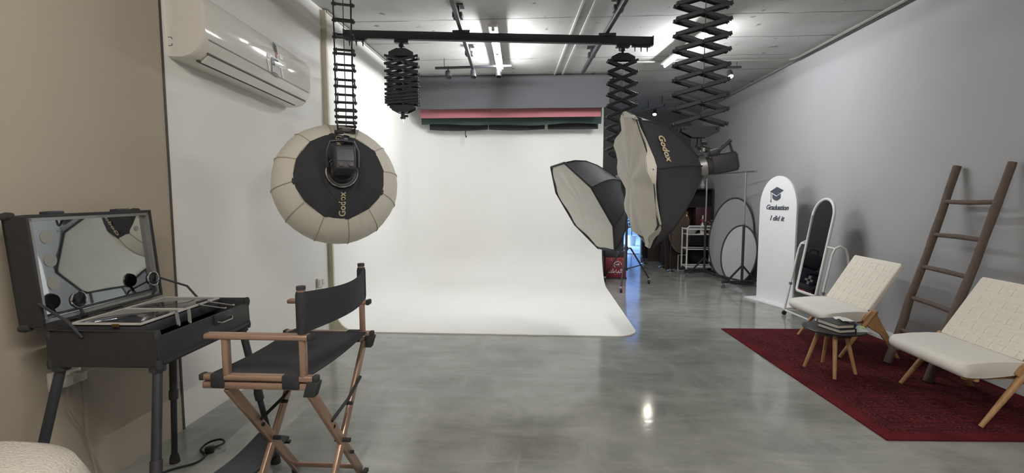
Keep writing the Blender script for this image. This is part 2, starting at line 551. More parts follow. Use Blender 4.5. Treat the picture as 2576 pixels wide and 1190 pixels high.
# ------------------------------------------------------------------ cyclorama
def cyclorama():
    x0, x1, y0, y1 = XL + 0.05, 1.03, 5.15, 8.6
    rc = 0.55                     # plan radius of the corner
    path = []                     # (point, inward normal, cove radius)
    n1 = 10
    for i in range(n1 + 1):
        t = i / n1
        path.append((Vector((x0, y0 + (y1 - rc - y0) * t, 0)), Vector((1, 0, 0)), 0.26 + 0.25 * t))
    for i in range(1, 9):
        a = PI - (PI / 2) * i / 9
        path.append((Vector((x0 + rc + rc * math.cos(a), y1 - rc + rc * math.sin(a), 0)), Vector((-math.cos(a), -math.sin(a), 0)), 0.51))
    for i in range(n1 + 1):
        t = i / n1
        path.append((Vector((x0 + rc + (x1 - x0 - rc) * t, y1, 0)), Vector((0, -1, 0)), 0.51 + 0.2 * t))
    k = 10
    H = ZC - 0.02
    zf = 0.012
    rows = []
    for p, n, r in path:
        col = [p + Vector((0, 0, H)), p + Vector((0, 0, (H + r) / 2)), p + Vector((0, 0, r + zf))]
        for j in range(1, k + 1):
            a = PI / 2 * j / k
            col.append(p + n * (r - r * math.cos(a)) + Vector((0, 0, zf + r - r * math.sin(a))))
        rows.append(col)
    m = len(rows[0])
    vv = [v for col in rows for v in col]
    fs = [(i * m + j, (i + 1) * m + j, (i + 1) * m + j + 1, i * m + j + 1) for i in range(len(rows) - 1) for j in range(m - 1)]
    mb = MB().add(vv, fs)
    # floor sheet: inner foot of the cove + rounded front-right corner
    inner = [col[-1] for col in rows]
    poly = list(inner)
    poly.append(Vector((x1, y1 - 1.2, zf)))
    rr = 0.26
    for i in range(0, 9):
        a = -(PI / 2) * i / 8
        poly.append(Vector((x1 - rr + rr * math.cos(a), y0 + rr + rr * math.sin(a), zf)))
    for i in range(1, 6):
        poly.append(Vector((x1 - rr + (x0 + 0.3 - x1 + rr) * i / 6, y0, zf)))
    o = len(mb.v)
    cpt = Vector(((x0 + x1) / 2, (y0 + y1) / 2, zf))
    mb.v.append(cpt)
    mb.v += poly
    n = len(poly)
    for i in range(n):
        mb.f.append((o, o + 1 + i, o + 1 + (i + 1) % n))
    # edge of the floor sheet down to the concrete
    outer = poly[len(inner) - 1:] + [inner[0]]
    o = len(mb.v)
    mb.v += outer + [Vector((v.x, v.y, 0)) for v in outer]
    q = len(outer)
    for i in range(q - 1):
        mb.f.append((o + i, o + i + 1, o + q + i + 1, o + q + i))
    c = mb.build('wall_cyclorama', cyc_mat, smooth=50)
    c['kind'] = 'structure'
    # front end of the left side wall: bare edge strip with the cove profile at its foot
    r = 0.26
    prof = [(x0 - 0.05, H), (x0, H), (x0, r + zf)]
    prof += [(x0 + r - r * math.cos(PI / 2 * j / k), zf + r - r * math.sin(PI / 2 * j / k)) for j in range(1, k + 1)]
    prof += [(x0 + r, 0.0), (x0 - 0.05, 0.0)]
    e = MB().prism(prof, (0, y0 + 0.004, 0), (1, 0, 0), (0, 0, 1), 0.03)
    e.build('end_strip', cyc_edge_mat, parent=c, smooth=50)
    e = MB().prism([(0, H), (0.06, H), (0.06, 0.72), (0.0, 0.72)], (x1 - 0.005, y1 + 0.07, 0), (0, -1, 0), (0, 0, 1), 0.02)
    e.build('end_strip', cyc_mat, parent=c)
    b_ = slab(x0 - 0.0, x1, y1 + 0.01, y1 + 0.07, 0, H)
    b_.build('backing_board', wall_dark, parent=c)
    # top capping line on the left side wall
    MB().box((x0 - 0.015, (y0 + y1) / 2, H - 0.006), (0.05, y1 - y0, 0.022)).build('top_capping', M('capping', (150, 146, 138), 0.7), parent=c)
cyclorama()

# =================================================================== CEILING FIXTURES
def tube_light(name, x0, y0, x1, y1, label, emit=(0.97, 0.985, 1.0), strength=TUBE_STRENGTH, key='led'):
    t = thing(name, label, 'ceiling light', ((x0 + x1) / 2, (y0 + y1) / 2, ZC), 0, 'linear tube lights on the ceiling')
    z = ZC - 0.12
    d = Vector((x1 - x0, y1 - y0, 0))
    u = d.normalized()
    a, b = Vector((x0, y0, z)), Vector((x1, y1, z))
    MB().bar(a + Vector((0, 0, 0.038)), b + Vector((0, 0, 0.038)), 0.10, 0.03).build('housing', white_plastic, t, bevel=0.006)
    for k in (0.15, 0.85):
        c = a.lerp(b, k)
        MB().cyl((c.x, c.y, z + 0.05), (c.x, c.y, ZC), 0.006, n=6).build('drop_rod', white_plastic, t)
    half = d.length / 2
    em = M('tube_glow_' + key, (240, 240, 240), 0.5, emit=emit, strength=strength)
    for k in (0, 1):
        p = a + u * (half * k + 0.03)
        q = a + u * (half * (k + 1) - 0.03)
        MB().cyl(p, q, 0.017, n=12).build('light_tube', em, t)
        for e in (p, q):
            MB().cyl(e - u * 0.014, e + u * 0.014, 0.02, n=12).build('socket', white_plastic, t)
            MB().box(e + Vector((0, 0, 0.02)), (0.03, 0.03, 0.03)).build('clip', white_plastic, t)
    return t
tube_light('ceiling_tube_light', -0.55, 5.5, -0.63, 7.35, 'glaring white ceiling tube light crossing above the black beam')
tube_light('ceiling_tube_light', 1.85, 5.75, 1.70, 7.25, 'glaring white ceiling tube light behind the tallest pantograph')
tube_light('ceiling_tube_light', -0.5, -0.9, -0.5, 0.7, 'added fill tube on the ceiling behind the camera, outside the picture on the left', emit=(1.0, 0.95, 0.88), strength=WARM_STRENGTH, key='warm')  # added fill, no fixture seen here; brightens the near side
tube_light('ceiling_tube_light', 1.6, -0.9, 1.6, 0.7, 'added fill tube on the ceiling behind the camera, outside the picture on the right', emit=(1.0, 0.95, 0.88), strength=WARM_STRENGTH, key='warm')  # second unseen tube, put in to lift the left wall

tube_light('ceiling_tube_light', 0.0, 10.2, 0.0, 11.6, 'added unseen fill tube in the storage space behind the white backdrop wall', strength=70.0, key='dim')  # added so the space shown in the arched mirror is not black
# rails bolted under the ceiling
def ceiling_rail(p0, p1, label, stubs):
    t = thing('ceiling_rail', label, 'rail', (p0[0], p0[1], p0[2]), 0, 'black rails under the ceiling')
    MB().bar(p0, p1, 0.042, 0.05).build('rail', black_metal, t, bevel=0.004)
    p0, p1 = Vector(p0), Vector(p1)
    d = (p1 - p0).normalized()
    for s in stubs:
        c = p0 + d * s
        MB().box((c.x, c.y, (ZC + c.z) / 2 + 0.01), (0.035, 0.05, ZC - c.z)).build('hanger', black_metal, t, bevel=0.003)
        MB().box((c.x, c.y, c.z + 0.03), (0.1, 0.11, 0.05)).build('clamp', black_metal, t, bevel=0.005)
        MB().box((c.x, c.y, ZC - 0.008), (0.12, 0.12, 0.014)).build('ceiling_plate', black_metal, t)
    return t
RZ = 3.285
ceiling_rail((-0.70, 2.4, RZ), (-1.01, 7.35, RZ), 'black ceiling rail left of the glaring tube light', (0.6, 2.75, 4.1))
ceiling_rail((0.90, 2.4, RZ), (0.575, 7.45, RZ), 'black ceiling rail right of the glaring tube light', (0.6, 2.65, 4.25))

def cross_beam(p0, p1, label, ends):
    p0, p1 = Vector(p0), Vector(p1)
    t = thing('cross_beam', label, 'beam', tuple(p0), 0, 'black cross beams carrying the lights')
    d = (p1 - p0).normalized()
    MB().bar(p0, p1, 0.06, 0.085).build('beam', black_metal, t, bevel=0.004)
    for s in ends:
        c = p0 + d * s
        h = 0.0425
        m = MB().box(c + Vector((0, 0, -h - 0.008)), (0.07, 0.05, 0.03))
        m.build('trolley', black_metal, t, bevel=0.004)
        MB().cyl(c + Vector((0, 0, -h - 0.02)), c + Vector((0, 0, -h - 0.075)), 0.011, 0.005, n=8).build('hook', black_metal, t)
    for c in (p0, p1):
        MB().box(c, (0.012, 0.075, 0.1)).build('end_cap', black_metal, t)
    return t, d
BZ = 3.2
B0, B1 = (-2.12, 5.30, BZ + 0.005), (1.21, 5.72, BZ + 0.0)
bt, bd = cross_beam(B0, B1, 'long black beam spanning the room below the ceiling', (0.05, 0.12, 0.19, 2.98, 3.16, 3.23, 3.3))
bt2, _ = cross_beam((-2.1, 3.42, BZ), (1.5, 3.62, BZ), 'black beam nearest the camera, outside the picture', (0.2, 0.3))
# saddles that clamp the beam to the rails
def saddle(x, y):
    MB().box((x, y, BZ + 0.052), (0.19, 0.09, 0.03)).build('saddle_clamp', black_metal, bt, bevel=0.004)
saddle(-0.885, 5.46)
saddle(0.70, 5.655)

# ------------------------------------------------------------------ pantographs
def pantograph(label, top, heights, width, ang, sep=0.105, drop=0.1, mid_pins=True):
    """scissor hanger: links in two parallel planes, pins through both; returns the root and the low end"""
    top = Vector(top)
    t = thing('pantograph_hanger', label, 'pantograph', tuple(top), 0, 'scissor pantographs for the studio lights')
    ex = Vector((math.cos(ang), math.sin(ang), 0))
    ey = Vector((-math.sin(ang), math.cos(ang), 0))
    ez = Vector((0, 0, 1))
    # ceiling carriage
    MB().box(top + Vector((0, 0, -0.015)), (0.15, 0.075, 0.03), rotm('Z', ang)).build('carriage', black_metal, t, bevel=0.004)
    MB().cyl(top + Vector((0, 0, -0.02)), top + Vector((0, 0, -drop)), 0.02, n=10).build('neck', black_metal, t)
    MB().lathe([(0.012, -0.02), (0.034, -0.01), (0.034, 0.012), (0.012, 0.022)], top + Vector((0, 0, -0.055)), n=12).build('collar', black_metal, t)
    z = top.z - drop
    def head(zc, sgn):
        poly = [(-0.13, 0), (-0.13, 0.035), (-0.05, 0.075), (0.05, 0.075), (0.13, 0.035), (0.13, 0)]
        for s in (-1, 1):
            o = Vector((top.x, top.y, zc)) + ey * (s * sep / 2)
            m = MB().prism(poly, o - ey * 0.004, ex, ez * sgn, 0.008)
            m.build('side_plate', black_metal, t)
        m = MB().box(Vector((top.x, top.y, zc + 0.06 * sgn)), (0.1, sep, 0.02), rotm('Z', ang))
        m.build('yoke_plate', black_metal, t, bevel=0.003)
        for s in (-0.11, 0.11):
            a = Vector((top.x, top.y, zc + 0.012 * sgn)) + ex * s
            MB().cyl(a - ey * (sep / 2 + 0.015), a + ey * (sep / 2 + 0.015), 0.009, n=8).build('pin', black_metal, t)
    z -= 0.075
    head(z, 1)
    links = {}
    hw = width / 2
    z0 = z
    def pin(p):
        key = 'pin'
        if key not in links:
            links[key] = MB().cyl(Vector((0, 0, 0)) + top - ey * (sep / 2 + 0.017), top + ey * (sep / 2 + 0.017), 0.0085, n=8).build('pin', black_metal, t)
            links[key].location = MW[t.name].inverted() @ p
            return
        c = links[key].copy(); C.objects.link(c); c.parent = t
        c.location = MW[t.name].inverted() @ p
    for h in heights:
        za, zb = z, z - h
        mid = Vector((top.x, top.y, (za + zb) / 2))
        for s in (-1, 1):
            k2 = ('l', round(h, 4), s)
            a = ex * (-hw * s) + ez * (h / 2)
            b = ex * (hw * s) - ez * (h / 2)
            d = (b - a).normalized()
            for side in (-1, 1):
                off = ey * (side * (sep / 2) + s * 0.006)
                if k2 not in links:
                    m = MB()
                    R = Matrix((d, ey, d.cross(ey))).transposed()
                    m.box(top, ((b - a).length + 0.03, 0.008, 0.026), R)
                    links[k2] = m.build('scissor_link', black_metal, t, bevel=0.002, seg=1)
                    links[k2].location = (mid + off) - top
                else:
                    c = links[k2].copy(); C.objects.link(c); c.parent = t
                    c.location = (mid + off) - top
        for sx in (-1, 1):
            pin(Vector((top.x, top.y, za)) + ex * (hw * sx))
        if mid_pins:
            pin(mid)
        z = zb
    for sx in (-1, 1):
        pin(Vector((top.x, top.y, z)) + ex * (hw * sx))
    # cross link closing the lattice, low head and spigot
    z -= 0.0
    head(z - 0.02, -1)
    MB().cyl((top.x, top.y, z - 0.08), (top.x, top.y, z - 0.16), 0.021, n=12).build('spigot', black_metal, t)
    MB().lathe([(0.02, -0.012), (0.03, -0.008), (0.03, 0.008), (0.02, 0.012)], (top.x, top.y, z - 0.15), n=12).build('collar', black_metal, t)
    MB().cyl(Vector((top.x, top.y, z - 0.13)), Vector((top.x, top.y, z - 0.13)) + ex * 0.055, 0.01, 0.014, n=8).build('locking_knob', black_metal, t)
    # cable down the middle
    MB().cyl((top.x + ex.x * 0.02, top.y + ex.y * 0.02, z0), (top.x + ex.x * 0.02, top.y + ex.y * 0.02, z - 0.05), 0.003, n=5).build('cable', black_plastic, t)
    return t, Vector((top.x, top.y, z - 0.16))

def on_beam(s):
    return Vector(B0) + bd * s
# middle-left one, nearly folded
p2top = on_beam(0.60); p2top.z = BZ - 0.045
p2, p2end = pantograph('black pantograph folded short, hanging bare from the long beam', p2top, [0.085, 0.078, 0.072, 0.064, 0.056, 0.046, 0.036, 0.030, 0.028], 0.33, 0.127, sep=0.13, drop=0.1)
MB().cyl(p2end, p2end + Vector((0, 0, -0.05)), 0.008, n=8).build('stud', chrome, p2)
# right one on the beam
p3top = on_beam(3.02); p3top.z = BZ - 0.045
p3, p3end = pantograph('black pantograph at the right end of the long beam', p3top, [0.122] * 8, 0.31, 0.05, sep=0.085, drop=0.1)
# near left one, seen edge-on
p1, p1end = pantograph('long black pantograph seen edge-on like a ladder above the lantern', (-1.395, 3.47, BZ - 0.045), [0.107] * 8 + [0.055, 0.04], 0.30, PI / 2 + 0.385, sep=0.115, mid_pins=False)
# near right one
p4, p4end = pantograph('tallest black pantograph in front of the right tube light', (1.085, 3.55, BZ - 0.045), [0.1] * 10, 0.35, 0.05, sep=0.062, drop=0.09)

# ------------------------------------------------------------------ softboxes
def softbox(name, label, face, n, R, depth, hubr=0.085, roll=0.0, wavy=0.0, bulge=0.10, lip=0.02):
    face, n = Vector(face), Vector(n).normalized()
    t = thing(name, label, 'softbox', tuple(face), 0)
    x, y, _ = frame(n)
    hub = face - n * depth
    ring = lambda c, r, k: c + (x * math.cos(2 * PI * (k + 0.5) / 8 + roll) + y * math.sin(2 * PI * (k + 0.5) / 8 + roll)) * r
    steps = [(0.0, R), (0.22, R * 0.93), (0.45, R * 0.80), (0.66, R * 0.60), (0.85, R * 0.36), (1.0, hubr)]
    for k in range(8):
        vv, fs = [], []
        nu = 4
        for fz, r in steps:
            c = face - n * (depth * fz)
            a, b = ring(c, r, k), ring(c, r, k + 1)
            for i in range(nu + 1):
                u = i / nu
                sag = -0.035 * math.sin(PI * u) * math.sin(PI * fz) * R
                p = a.lerp(b, u)
                vv.append(p + (p - c).normalized() * sag)
        w_ = nu + 1
        for j in range(len(steps) - 1):
            for i in range(nu):
                fs.append((j * w_ + i, j * w_ + i + 1, (j + 1) * w_ + i + 1, (j + 1) * w_ + i))
        MB().add(vv, fs).build('side_panel', nylon, t, solid=0.004, smooth=60)
        # rib under the seam
        MB().tube([ring(face - n * (depth * fz), r + 0.002, k) for fz, r in steps], 0.0055, n=6).build('rib_seam', black_cloth, t)
        q_ = -0.03 if wavy else 0.006
        MB().tube([ring(face + n * q_, R + 0.002, k), ring(face + n * q_, R + 0.002, k + 1)], 0.007 if wavy else 0.013, n=6).build('rim_piping', black_cloth, t)
    # front diffuser, slightly bulged, recessed behind the rim
    nr, na = 8, 48
    vv = [face + n * (0.02 if wavy else -0.012)]
    fs = []
    for j in range(1, nr + 1):
        q = j / nr
        for i in range(na):
            a = 2 * PI * i / na
            # octagon radius in this direction
            ph = ((a - roll - PI / 8) % (PI / 4)) - PI / 8
            ro = R * math.cos(PI / 8) / math.cos(ph) * (0.985 if not wavy else 1.0)
            wz = wavy * (0.55 * math.sin(5 * a + 1.0) + 0.4 * math.sin(11 * a)) * q * q + (0.03 if wavy else -0.012) * (1 - q * q * 0.9)
            wz += 0.006 * math.sin(9 * a) * q
            vv.append(face + (x * math.cos(a) + y * math.sin(a)) * (ro * q * (1.0 + (wavy * 0.5 * math.sin(7 * a) * q if wavy else 0))) + n * wz)
    for i in range(na):
        fs.append((0, 1 + i, 1 + (i + 1) % na))
    for j in range(nr - 1):
        for i in range(na):
            i2 = (i + 1) % na
            fs.append((1 + j * na + i, 1 + j * na + i2, 1 + (j + 1) * na + i2, 1 + (j + 1) * na + i))
    MB().add(vv, fs).build('front_diffuser', diffuser, t, solid=0.003, smooth=60)
    if wavy:
        # loose skirt of the diffuser wrapped round the rim
        vv, fs = [], []
        for i in range(na):
            a = 2 * PI * i / na
            ph = ((a - roll - PI / 8) % (PI / 4)) - PI / 8
            ro = R * math.cos(PI / 8) / math.cos(ph)
            e = x * math.cos(a) + y * math.sin(a)
            wz = wavy * (0.55 * math.sin(5 * a + 1.0) + 0.4 * math.sin(11 * a))
            vv.append(face + e * (ro * (1 + wavy * 0.5 * math.sin(7 * a))) + n * (wz + 0.003))
            vv.append(face + e * (ro + 0.012 + 0.006 * math.sin(13 * a)) - n * (0.016 + 0.012 * math.sin(6 * a)))
        for i in range(na):
            i2 = (i + 1) % na
            fs.append((2 * i, 2 * i + 1, 2 * i2 + 1, 2 * i2))
        MB().add(vv, fs).build('diffuser_skirt', diffuser, t, solid=0.003, smooth=60)
    MB().cyl(hub + n * 0.01, hub - n * 0.035, hubr + 0.008, n=24).build('speed_ring', steel, t)
    return t, hub, x, y, n

def flash_head(label, hub, n, post_top, length=0.18, r=0.062, grp=None, lever=True):
    """strobe on a tilting bracket, hung from a pantograph spigot"""
    n = Vector(n).normalized()
    hub = Vector(hub)
    t = thing('studio_flash', label, 'flash head', tuple(hub), 0)
    x, y, _ = frame(n)
    if y.z < 0:
        y = -y
    a = hub - n * 0.035
    R = Matrix((x, y, n)).transposed()
    body = MB().cyl(a, a - n * 0.05, r * 1.12, r, n=20)
    body.build('bayonet', black_plastic, t)
    b1 = a - n * 0.045
    MB().box(b1 - n * (length / 2), (r * 1.9, r * 2.15, length), R).build('body', black_plastic, t, bevel=0.018, seg=3)
    MB().box(b1 - n * (length + 0.002), (r * 1.5, r * 1.5, 0.006), R).build('control_panel', M('control_panel', (58, 60, 66), 0.35), t)
    # handle over the body
    h0 = b1 - n * (length * 0.35) + y * (r * 1.05)
    h1 = b1 - n * (length * 0.95) + y * (r * 1.05)
    MB().tube([h0, h0 + y * 0.05 - n * 0.05, h1 + y * 0.06 + n * 0.01, h1], 0.009).build('carry_handle', black_plastic, t)
    # bracket and post
    c = b1 - n * (length * 0.22) + y * (r * 1.1)
    MB().box(c + y * 0.012, (r * 1.2, 0.05, 0.07), R).build('tilt_bracket', black_metal, t, bevel=0.008)
    pt = Vector(post_top)
    MB().cyl(pt, c + y * 0.02, 0.02, n=12).build('drop_post', black_metal, t)
    m = pt.lerp(c, 0.35)
    MB().cyl(m + Vector((0, 0, 0.012)), m - Vector((0, 0, 0.012)), 0.0235, n=12).build('post_ring', steel, t)
    if lever:
        MB().cyl(c + x * 0.02, c + x * 0.03 + y * 0.075 - n * 0.12, 0.009, 0.012, n=8).build('tilt_lever', black_plastic, t)
    return t

# big octagonal softbox at the right (logo on a side panel)
sbA, hubA, xA, yA, nA = softbox('octagonal_softbox', 'large black octagonal softbox with cream lettering and a loose pale front cloth', (0.635, 3.47, 1.60), (-0.98, -0.055, -0.19), 0.475, 0.44, roll=0.50, wavy=0.03)
flash_head('black studio flash behind the large lettered softbox', hubA, nA, p4end)
# lettering on the panel that faces the camera
def panel_text(parent, face, n, R, depth, roll, k, body, size, fz, mat, mirror=False, rot=0.0, shear=0.0, along=0.0):
    x, y, _ = frame(n)
    mid = 2 * PI * (k + 1.0) / 8 + roll
    e = x * math.cos(mid) + y * math.sin(mid)
    tang = (-x * math.sin(mid) + y * math.cos(mid))
    prof = [(0.0, R), (0.22, R * 0.93), (0.45, R * 0.80), (0.66, R * 0.60), (0.85, R * 0.36), (1.0, 0.085)]
    cs = math.cos(PI / 8)
    for (fa, ra), (fb, rb) in zip(prof, prof[1:]):
        if fa <= fz <= fb:
            u = (fz - fa) / (fb - fa)
            r = ra + (rb - ra) * u
            slope = (e * ((rb - ra) * cs) - n * (depth * (fb - fa))).normalized()
            break
    o = face - n * (depth * fz) + e * (r * cs + 0.006)
    ey = slope if not mirror else -slope
    ez_out = tang.cross(ey)
    if ez_out.dot(e) < 0:
        tang = -tang
    m = place(o + tang * along, tang, ey)
    m = m @ Matrix.Rotation(rot, 4, 'Z')
    text_mb(body, size, m, 0.0012, shear, 0.002).build('lettering', mat, parent, smooth=0)
# octagonal softbox over the backdrop
sbB, hubB, xB, yB, nB = softbox('octagonal_softbox', 'grey-black octagonal softbox tilted down beside the white backdrop', (0.44, 5.45, 1.36), (-0.81, -0.27, -0.52), 0.585, 0.50, roll=0.05)
flash_head('studio flash hidden behind the smaller tilted softbox', hubB, nB, p3end, length=0.24, lever=False)

# ------------------------------------------------------------------ lantern
def lantern():
    c = Vector((-1.525, 3.58, 1.575))
    ax = Vector((0.47, -0.86, 0.20)).normalized()
    t = thing('lantern_softbox', 'round white lantern softbox with black skirt facing the camera', 'softbox', tuple(c))
    x, y, d = frame(ax)
    R = 0.445
    n = 12
    sq = 0.80
    a0 = 0.13
    def pt(polar, k, rs=1.0):
        a = a0 + 2 * PI * k / n
        return c + (x * math.cos(a) + y * math.sin(a)) * (R * math.sin(polar) * rs) + d * (R * sq * math.cos(polar) * rs)
    white = M('lantern_cloth', (248, 244, 234), 0.85, var=0.03, scale=5, bump=0.15, bscale=10)
    translucent(white, 0.25)
    pol = [0.74, 0.95, 1.18, 1.42, 1.62, 1.9, 2.25, 2.6, 2.95, 3.12]
    for k in range(n):
        vv, fs = [], []
        nu = 3
        for p in pol:
            for i in range(nu + 1):
                u = i / nu
                q = pt(p, k).lerp(pt(p, k + 1), u)
                vv.append(q + (q - c).normalized() * (0.012 * math.sin(PI * u)))
        for j in range(len(pol) - 1):
            for i in range(nu):
                fs.append((j * 4 + i, j * 4 + i + 1, (j + 1) * 4 + i + 1, (j + 1) * 4 + i))
        MB().add(vv, fs).build('cloth_panel', white, t, smooth=60)
        MB().tube([pt(p, k, 1.004) for p in pol[:7]], 0.0035, n=5).build('seam', M('lantern_seam', (188, 180, 162), 0.85), t)
        # black skirt panel
        vv, fs = [], []
        sk = [0.2, 0.35, 0.55, 0.74 + 0.03 * math.sin(2.4 * k)]
        for p in sk:
            for i in range(nu + 1):
                u = i / nu
                q = pt(p, k, 1.012).lerp(pt(p if p != sk[-1] else 0.74 + 0.03 * math.sin(2.4 * (k + 1)), k + 1, 1.012), u)
                vv.append(q)
        for j in range(len(sk) - 1):
            for i in range(nu):
                fs.append((j * 4 + i, j * 4 + i + 1, (j + 1) * 4 + i + 1, (j + 1) * 4 + i))
        MB().add(vv, fs).build('skirt_panel', black_cloth, t, solid=0.004, smooth=60)
    hub = c + d * (R * sq * 0.985)
    MB().cyl(hub - d * 0.03, hub + d * 0.03, 0.095, n=24).build('speed_ring', black_metal, t)
    ringp = [hub + d * 0.032 + (x * math.cos(a) + y * math.sin(a)) * 0.1 for a in [2 * PI * i / 28 for i in range(28)]]
    MB().tube(ringp, 0.006, closed=True).build('bayonet_ring', chrome, t)
    # lettering on the skirt
    up = Vector((0, 0, 1))
    e_down = (-up - d * (-up).dot(d)).normalized()
    e_side = d.cross(e_down).normalized()
    o = c + d * (R * sq * 0.86) + e_down * 0.20 - e_side * 0.0
    nrm = (d * 0.85 + e_down * 0.5).normalized()
    ex = (-e_down - nrm * (-e_down).dot(nrm)).normalized()   # reads upwards
    m = place(o + nrm * 0.018, ex, nrm.cross(ex))
    text_mb('Godox', 0.062, m, 0.001, 0, 0.001).build('lettering', lettering_tan, t, smooth=0)
    o = c + d * (R * sq * 0.86) - e_down * 0.20
    nrm = (d * 0.85 - e_down * 0.5).normalized()
    ex = (e_down - nrm * e_down.dot(nrm)).normalized()
    m = place(o + nrm * 0.018, ex, nrm.cross(ex))
    text_mb('Godox', 0.062, m, 0.001, 0, 0.001).build('lettering', lettering_tan, t, smooth=0)
    # flash head behind it
    f = thing('studio_flash', 'black studio flash mounted on the white lantern', 'flash head', tuple(hub))
    xx = d.cross(up).normalized()
    yy = xx.cross(d).normalized()
    R3 = Matrix((xx, yy, d)).transposed()
    b0 = hub + d * 0.03 + yy * 0.03
    MB().cyl(hub + d * 0.03, hub + d * 0.075, 0.08, 0.07, n=20).build('bayonet', black_plastic, f)
    MB().box(b0 + d * 0.14 + yy * 0.01, (0.13, 0.16, 0.2), R3).build('body', black_plastic, f, bevel=0.016, seg=3)
    MB().box(b0 + d * 0.242 + yy * 0.02, (0.1, 0.07, 0.006), R3).build('display', M('flash_display', (52, 56, 64), 0.2), f)
    for s in (-1, 1):
        MB().cyl(b0 + d * 0.238 + yy * (-0.04) + xx * (0.03 * s), b0 + d * 0.252 + yy * (-0.04) + xx * (0.03 * s), 0.014, n=14).build('dial', black_metal, f)
    # hoop-shaped yoke from the flash to the spigot
    yk = b0 + d * 0.08
    hoop = [yk - xx * 0.095 - yy * 0.02, yk - xx * 0.1 + yy * 0.09, yk - xx * 0.075 + yy * 0.155, yk + yy * 0.165, yk + xx * 0.075 + yy * 0.155, yk + xx * 0.1 + yy * 0.09, yk + xx * 0.095 - yy * 0.02]
    MB().tube(hoop, 0.011).build('yoke', black_metal, f)
    top = yk + yy * 0.165
    MB().cyl(top, p1end + Vector((0, 0, 0.02)), 0.02, n=12).build('drop_post', black_metal, f)
    mid = top.lerp(p1end, 0.45)
    MB().cyl(mid, mid - xx * 0.065, 0.008, 0.014, n=8).build('locking_knob', black_metal, f)
    MB().cyl(mid + Vector((0, 0, 0.06)), mid + Vector((0, 0, 0.06)) + xx * 0.06, 0.008, 0.016, n=8).build('locking_knob', black_metal, f)
    # power cable hanging in a loop
    pts = []
    for i in range(25):
        u = i / 24
        a = PI * u
        pts.append(b0 + d * 0.22 + xx * (-0.10 + 0.28 * u) + yy * (-0.06 - 0.24 * math.sin(a)) + Vector((0, 0, 0.06 * u)))
    MB().tube(pts, 0.006).build('power_cable', rubber, f)
    cab = [p1end + Vector((-0.03, 0, 0.1)), p1end + Vector((-0.14, -0.03, 0.06)), p1end + Vector((-0.17, -0.04, -0.1)), p1end + Vector((-0.1, -0.03, -0.22)), b0 + d * 0.1 - xx * 0.06 + yy * 0.06]
    def smoothpath(ps, k=6):
        out = []
        ps = [ps[0]] + ps + [ps[-1]]
        for i in range(1, len(ps) - 2):
            for j in range(k):
                s = j / k
                p0_, p1_, p2_, p3_ = ps[i - 1], ps[i], ps[i + 1], ps[i + 2]
                out.append(0.5 * ((2 * p1_) + (p2_ - p0_) * s + (2 * p0_ - 5 * p1_ + 4 * p2_ - p3_) * s * s + (3 * p1_ - p0_ - 3 * p2_ + p3_) * s ** 3))
        out.append(ps[-2])
        return out
    globals()['smoothpath'] = smoothpath
    MB().tube(smoothpath([Vector(p) for p in cab]), 0.0035, n=6).build('sync_cable', M('grey_cable', (120, 118, 114), 0.6), f)
lantern()
panel_text(sbA, Vector((0.635, 3.47, 1.60)), Vector((-0.98, -0.055, -0.19)), 0.475, 0.44, 0.50, 7, 'Godox', 0.068, 0.29, lettering_tan, along=0.03)

# ------------------------------------------------------------------ rolled paper backdrops
def backdrop(label, x0, x1, y, bottom, rgb, curl=0.0, rad=0.055, wave=0.0, z=3.345):
    t = thing('backdrop_roll', label, 'backdrop', ((x0 + x1) / 2, y, z), 0, 'rolled backdrops at the end wall')
    mat = M('backdrop_paper_%d_%d_%d' % rgb, rgb, 0.8, var=0.03, scale=3)
    MB().cyl((x0, y, z), (x1, y, z), rad, n=24).build('paper_roll', mat, t)
    MB().cyl((x0 - 0.05, y, z), (x1 + 0.05, y, z), 0.018, n=12).build('core_tube', steel, t)
    def fn(u, v):
        x = x0 + (x1 - x0) * u
        zz = z + (bottom + wave * (math.sin(u * 17) * 0.5 + math.sin(u * 7 + 1) * 0.5) - z) * v
        return (x, y - rad - 0.001 + curl * max(0, v - 0.6) ** 2 * 6 * (0.7 + 0.3 * math.sin(u * 15)) - 0.012 * math.sin(u * 9) * v, zz)
    MB().grid(fn, 48, 8).build('hanging_sheet', mat, t, solid=0.002, smooth=60)
    MB().tube([(x0 + 0.01, y - rad - 0.004, bottom + 0.004), (x1 - 0.01, y - rad - 0.004, bottom + 0.004)], 0.004, n=6).build('bottom_batten', mat, t) if not wave else None
    return t
backdrop('dark grey paper backdrop, frontmost and hanging lowest from the ceiling roll', -2.03, 1.04, 8.06, 2.875, (84, 85, 88))
backdrop('pink paper backdrop showing below the grey one', -2.02, 0.93, 8.20, 2.755, (166, 104, 110))
backdrop('dark green backdrop curling below the pink one', -2.04, 0.96, 8.33, 2.665, (52, 70, 66), curl=0.06, wave=0.02)
for i, (a, b) in enumerate(((-1.93, -0.93), (-0.92, 0.03), (0.08, 0.92))):
    mb = MB()
    def fn(u, v, a=a, b=b):
        x = a + (b - a) * u
        drop = (0.06 if i == 2 else 0.075) * (math.sin(PI * (0.15 + 0.7 * u)) if i < 2 else 0.75)
        return (x, 8.43 + 0.02 * math.sin(u * 3), 2.72 + (2.615 - drop * 0.4 - 2.72) * v)
    mb.grid(fn, 16, 3)
    o = mb.build('backdrop_cloth_fold', M('backdrop_black', (44, 46, 50), 0.85), None, origin=((a + b) / 2, 8.43, 2.72), solid=0.003)
    tag(o, ('black cloth fold sagging at the left end below the green backdrop', 'black cloth fold sagging in the middle below the green backdrop', 'black cloth fold sagging at the right end below the green backdrop')[i], 'backdrop', 'black folds under the backdrops')
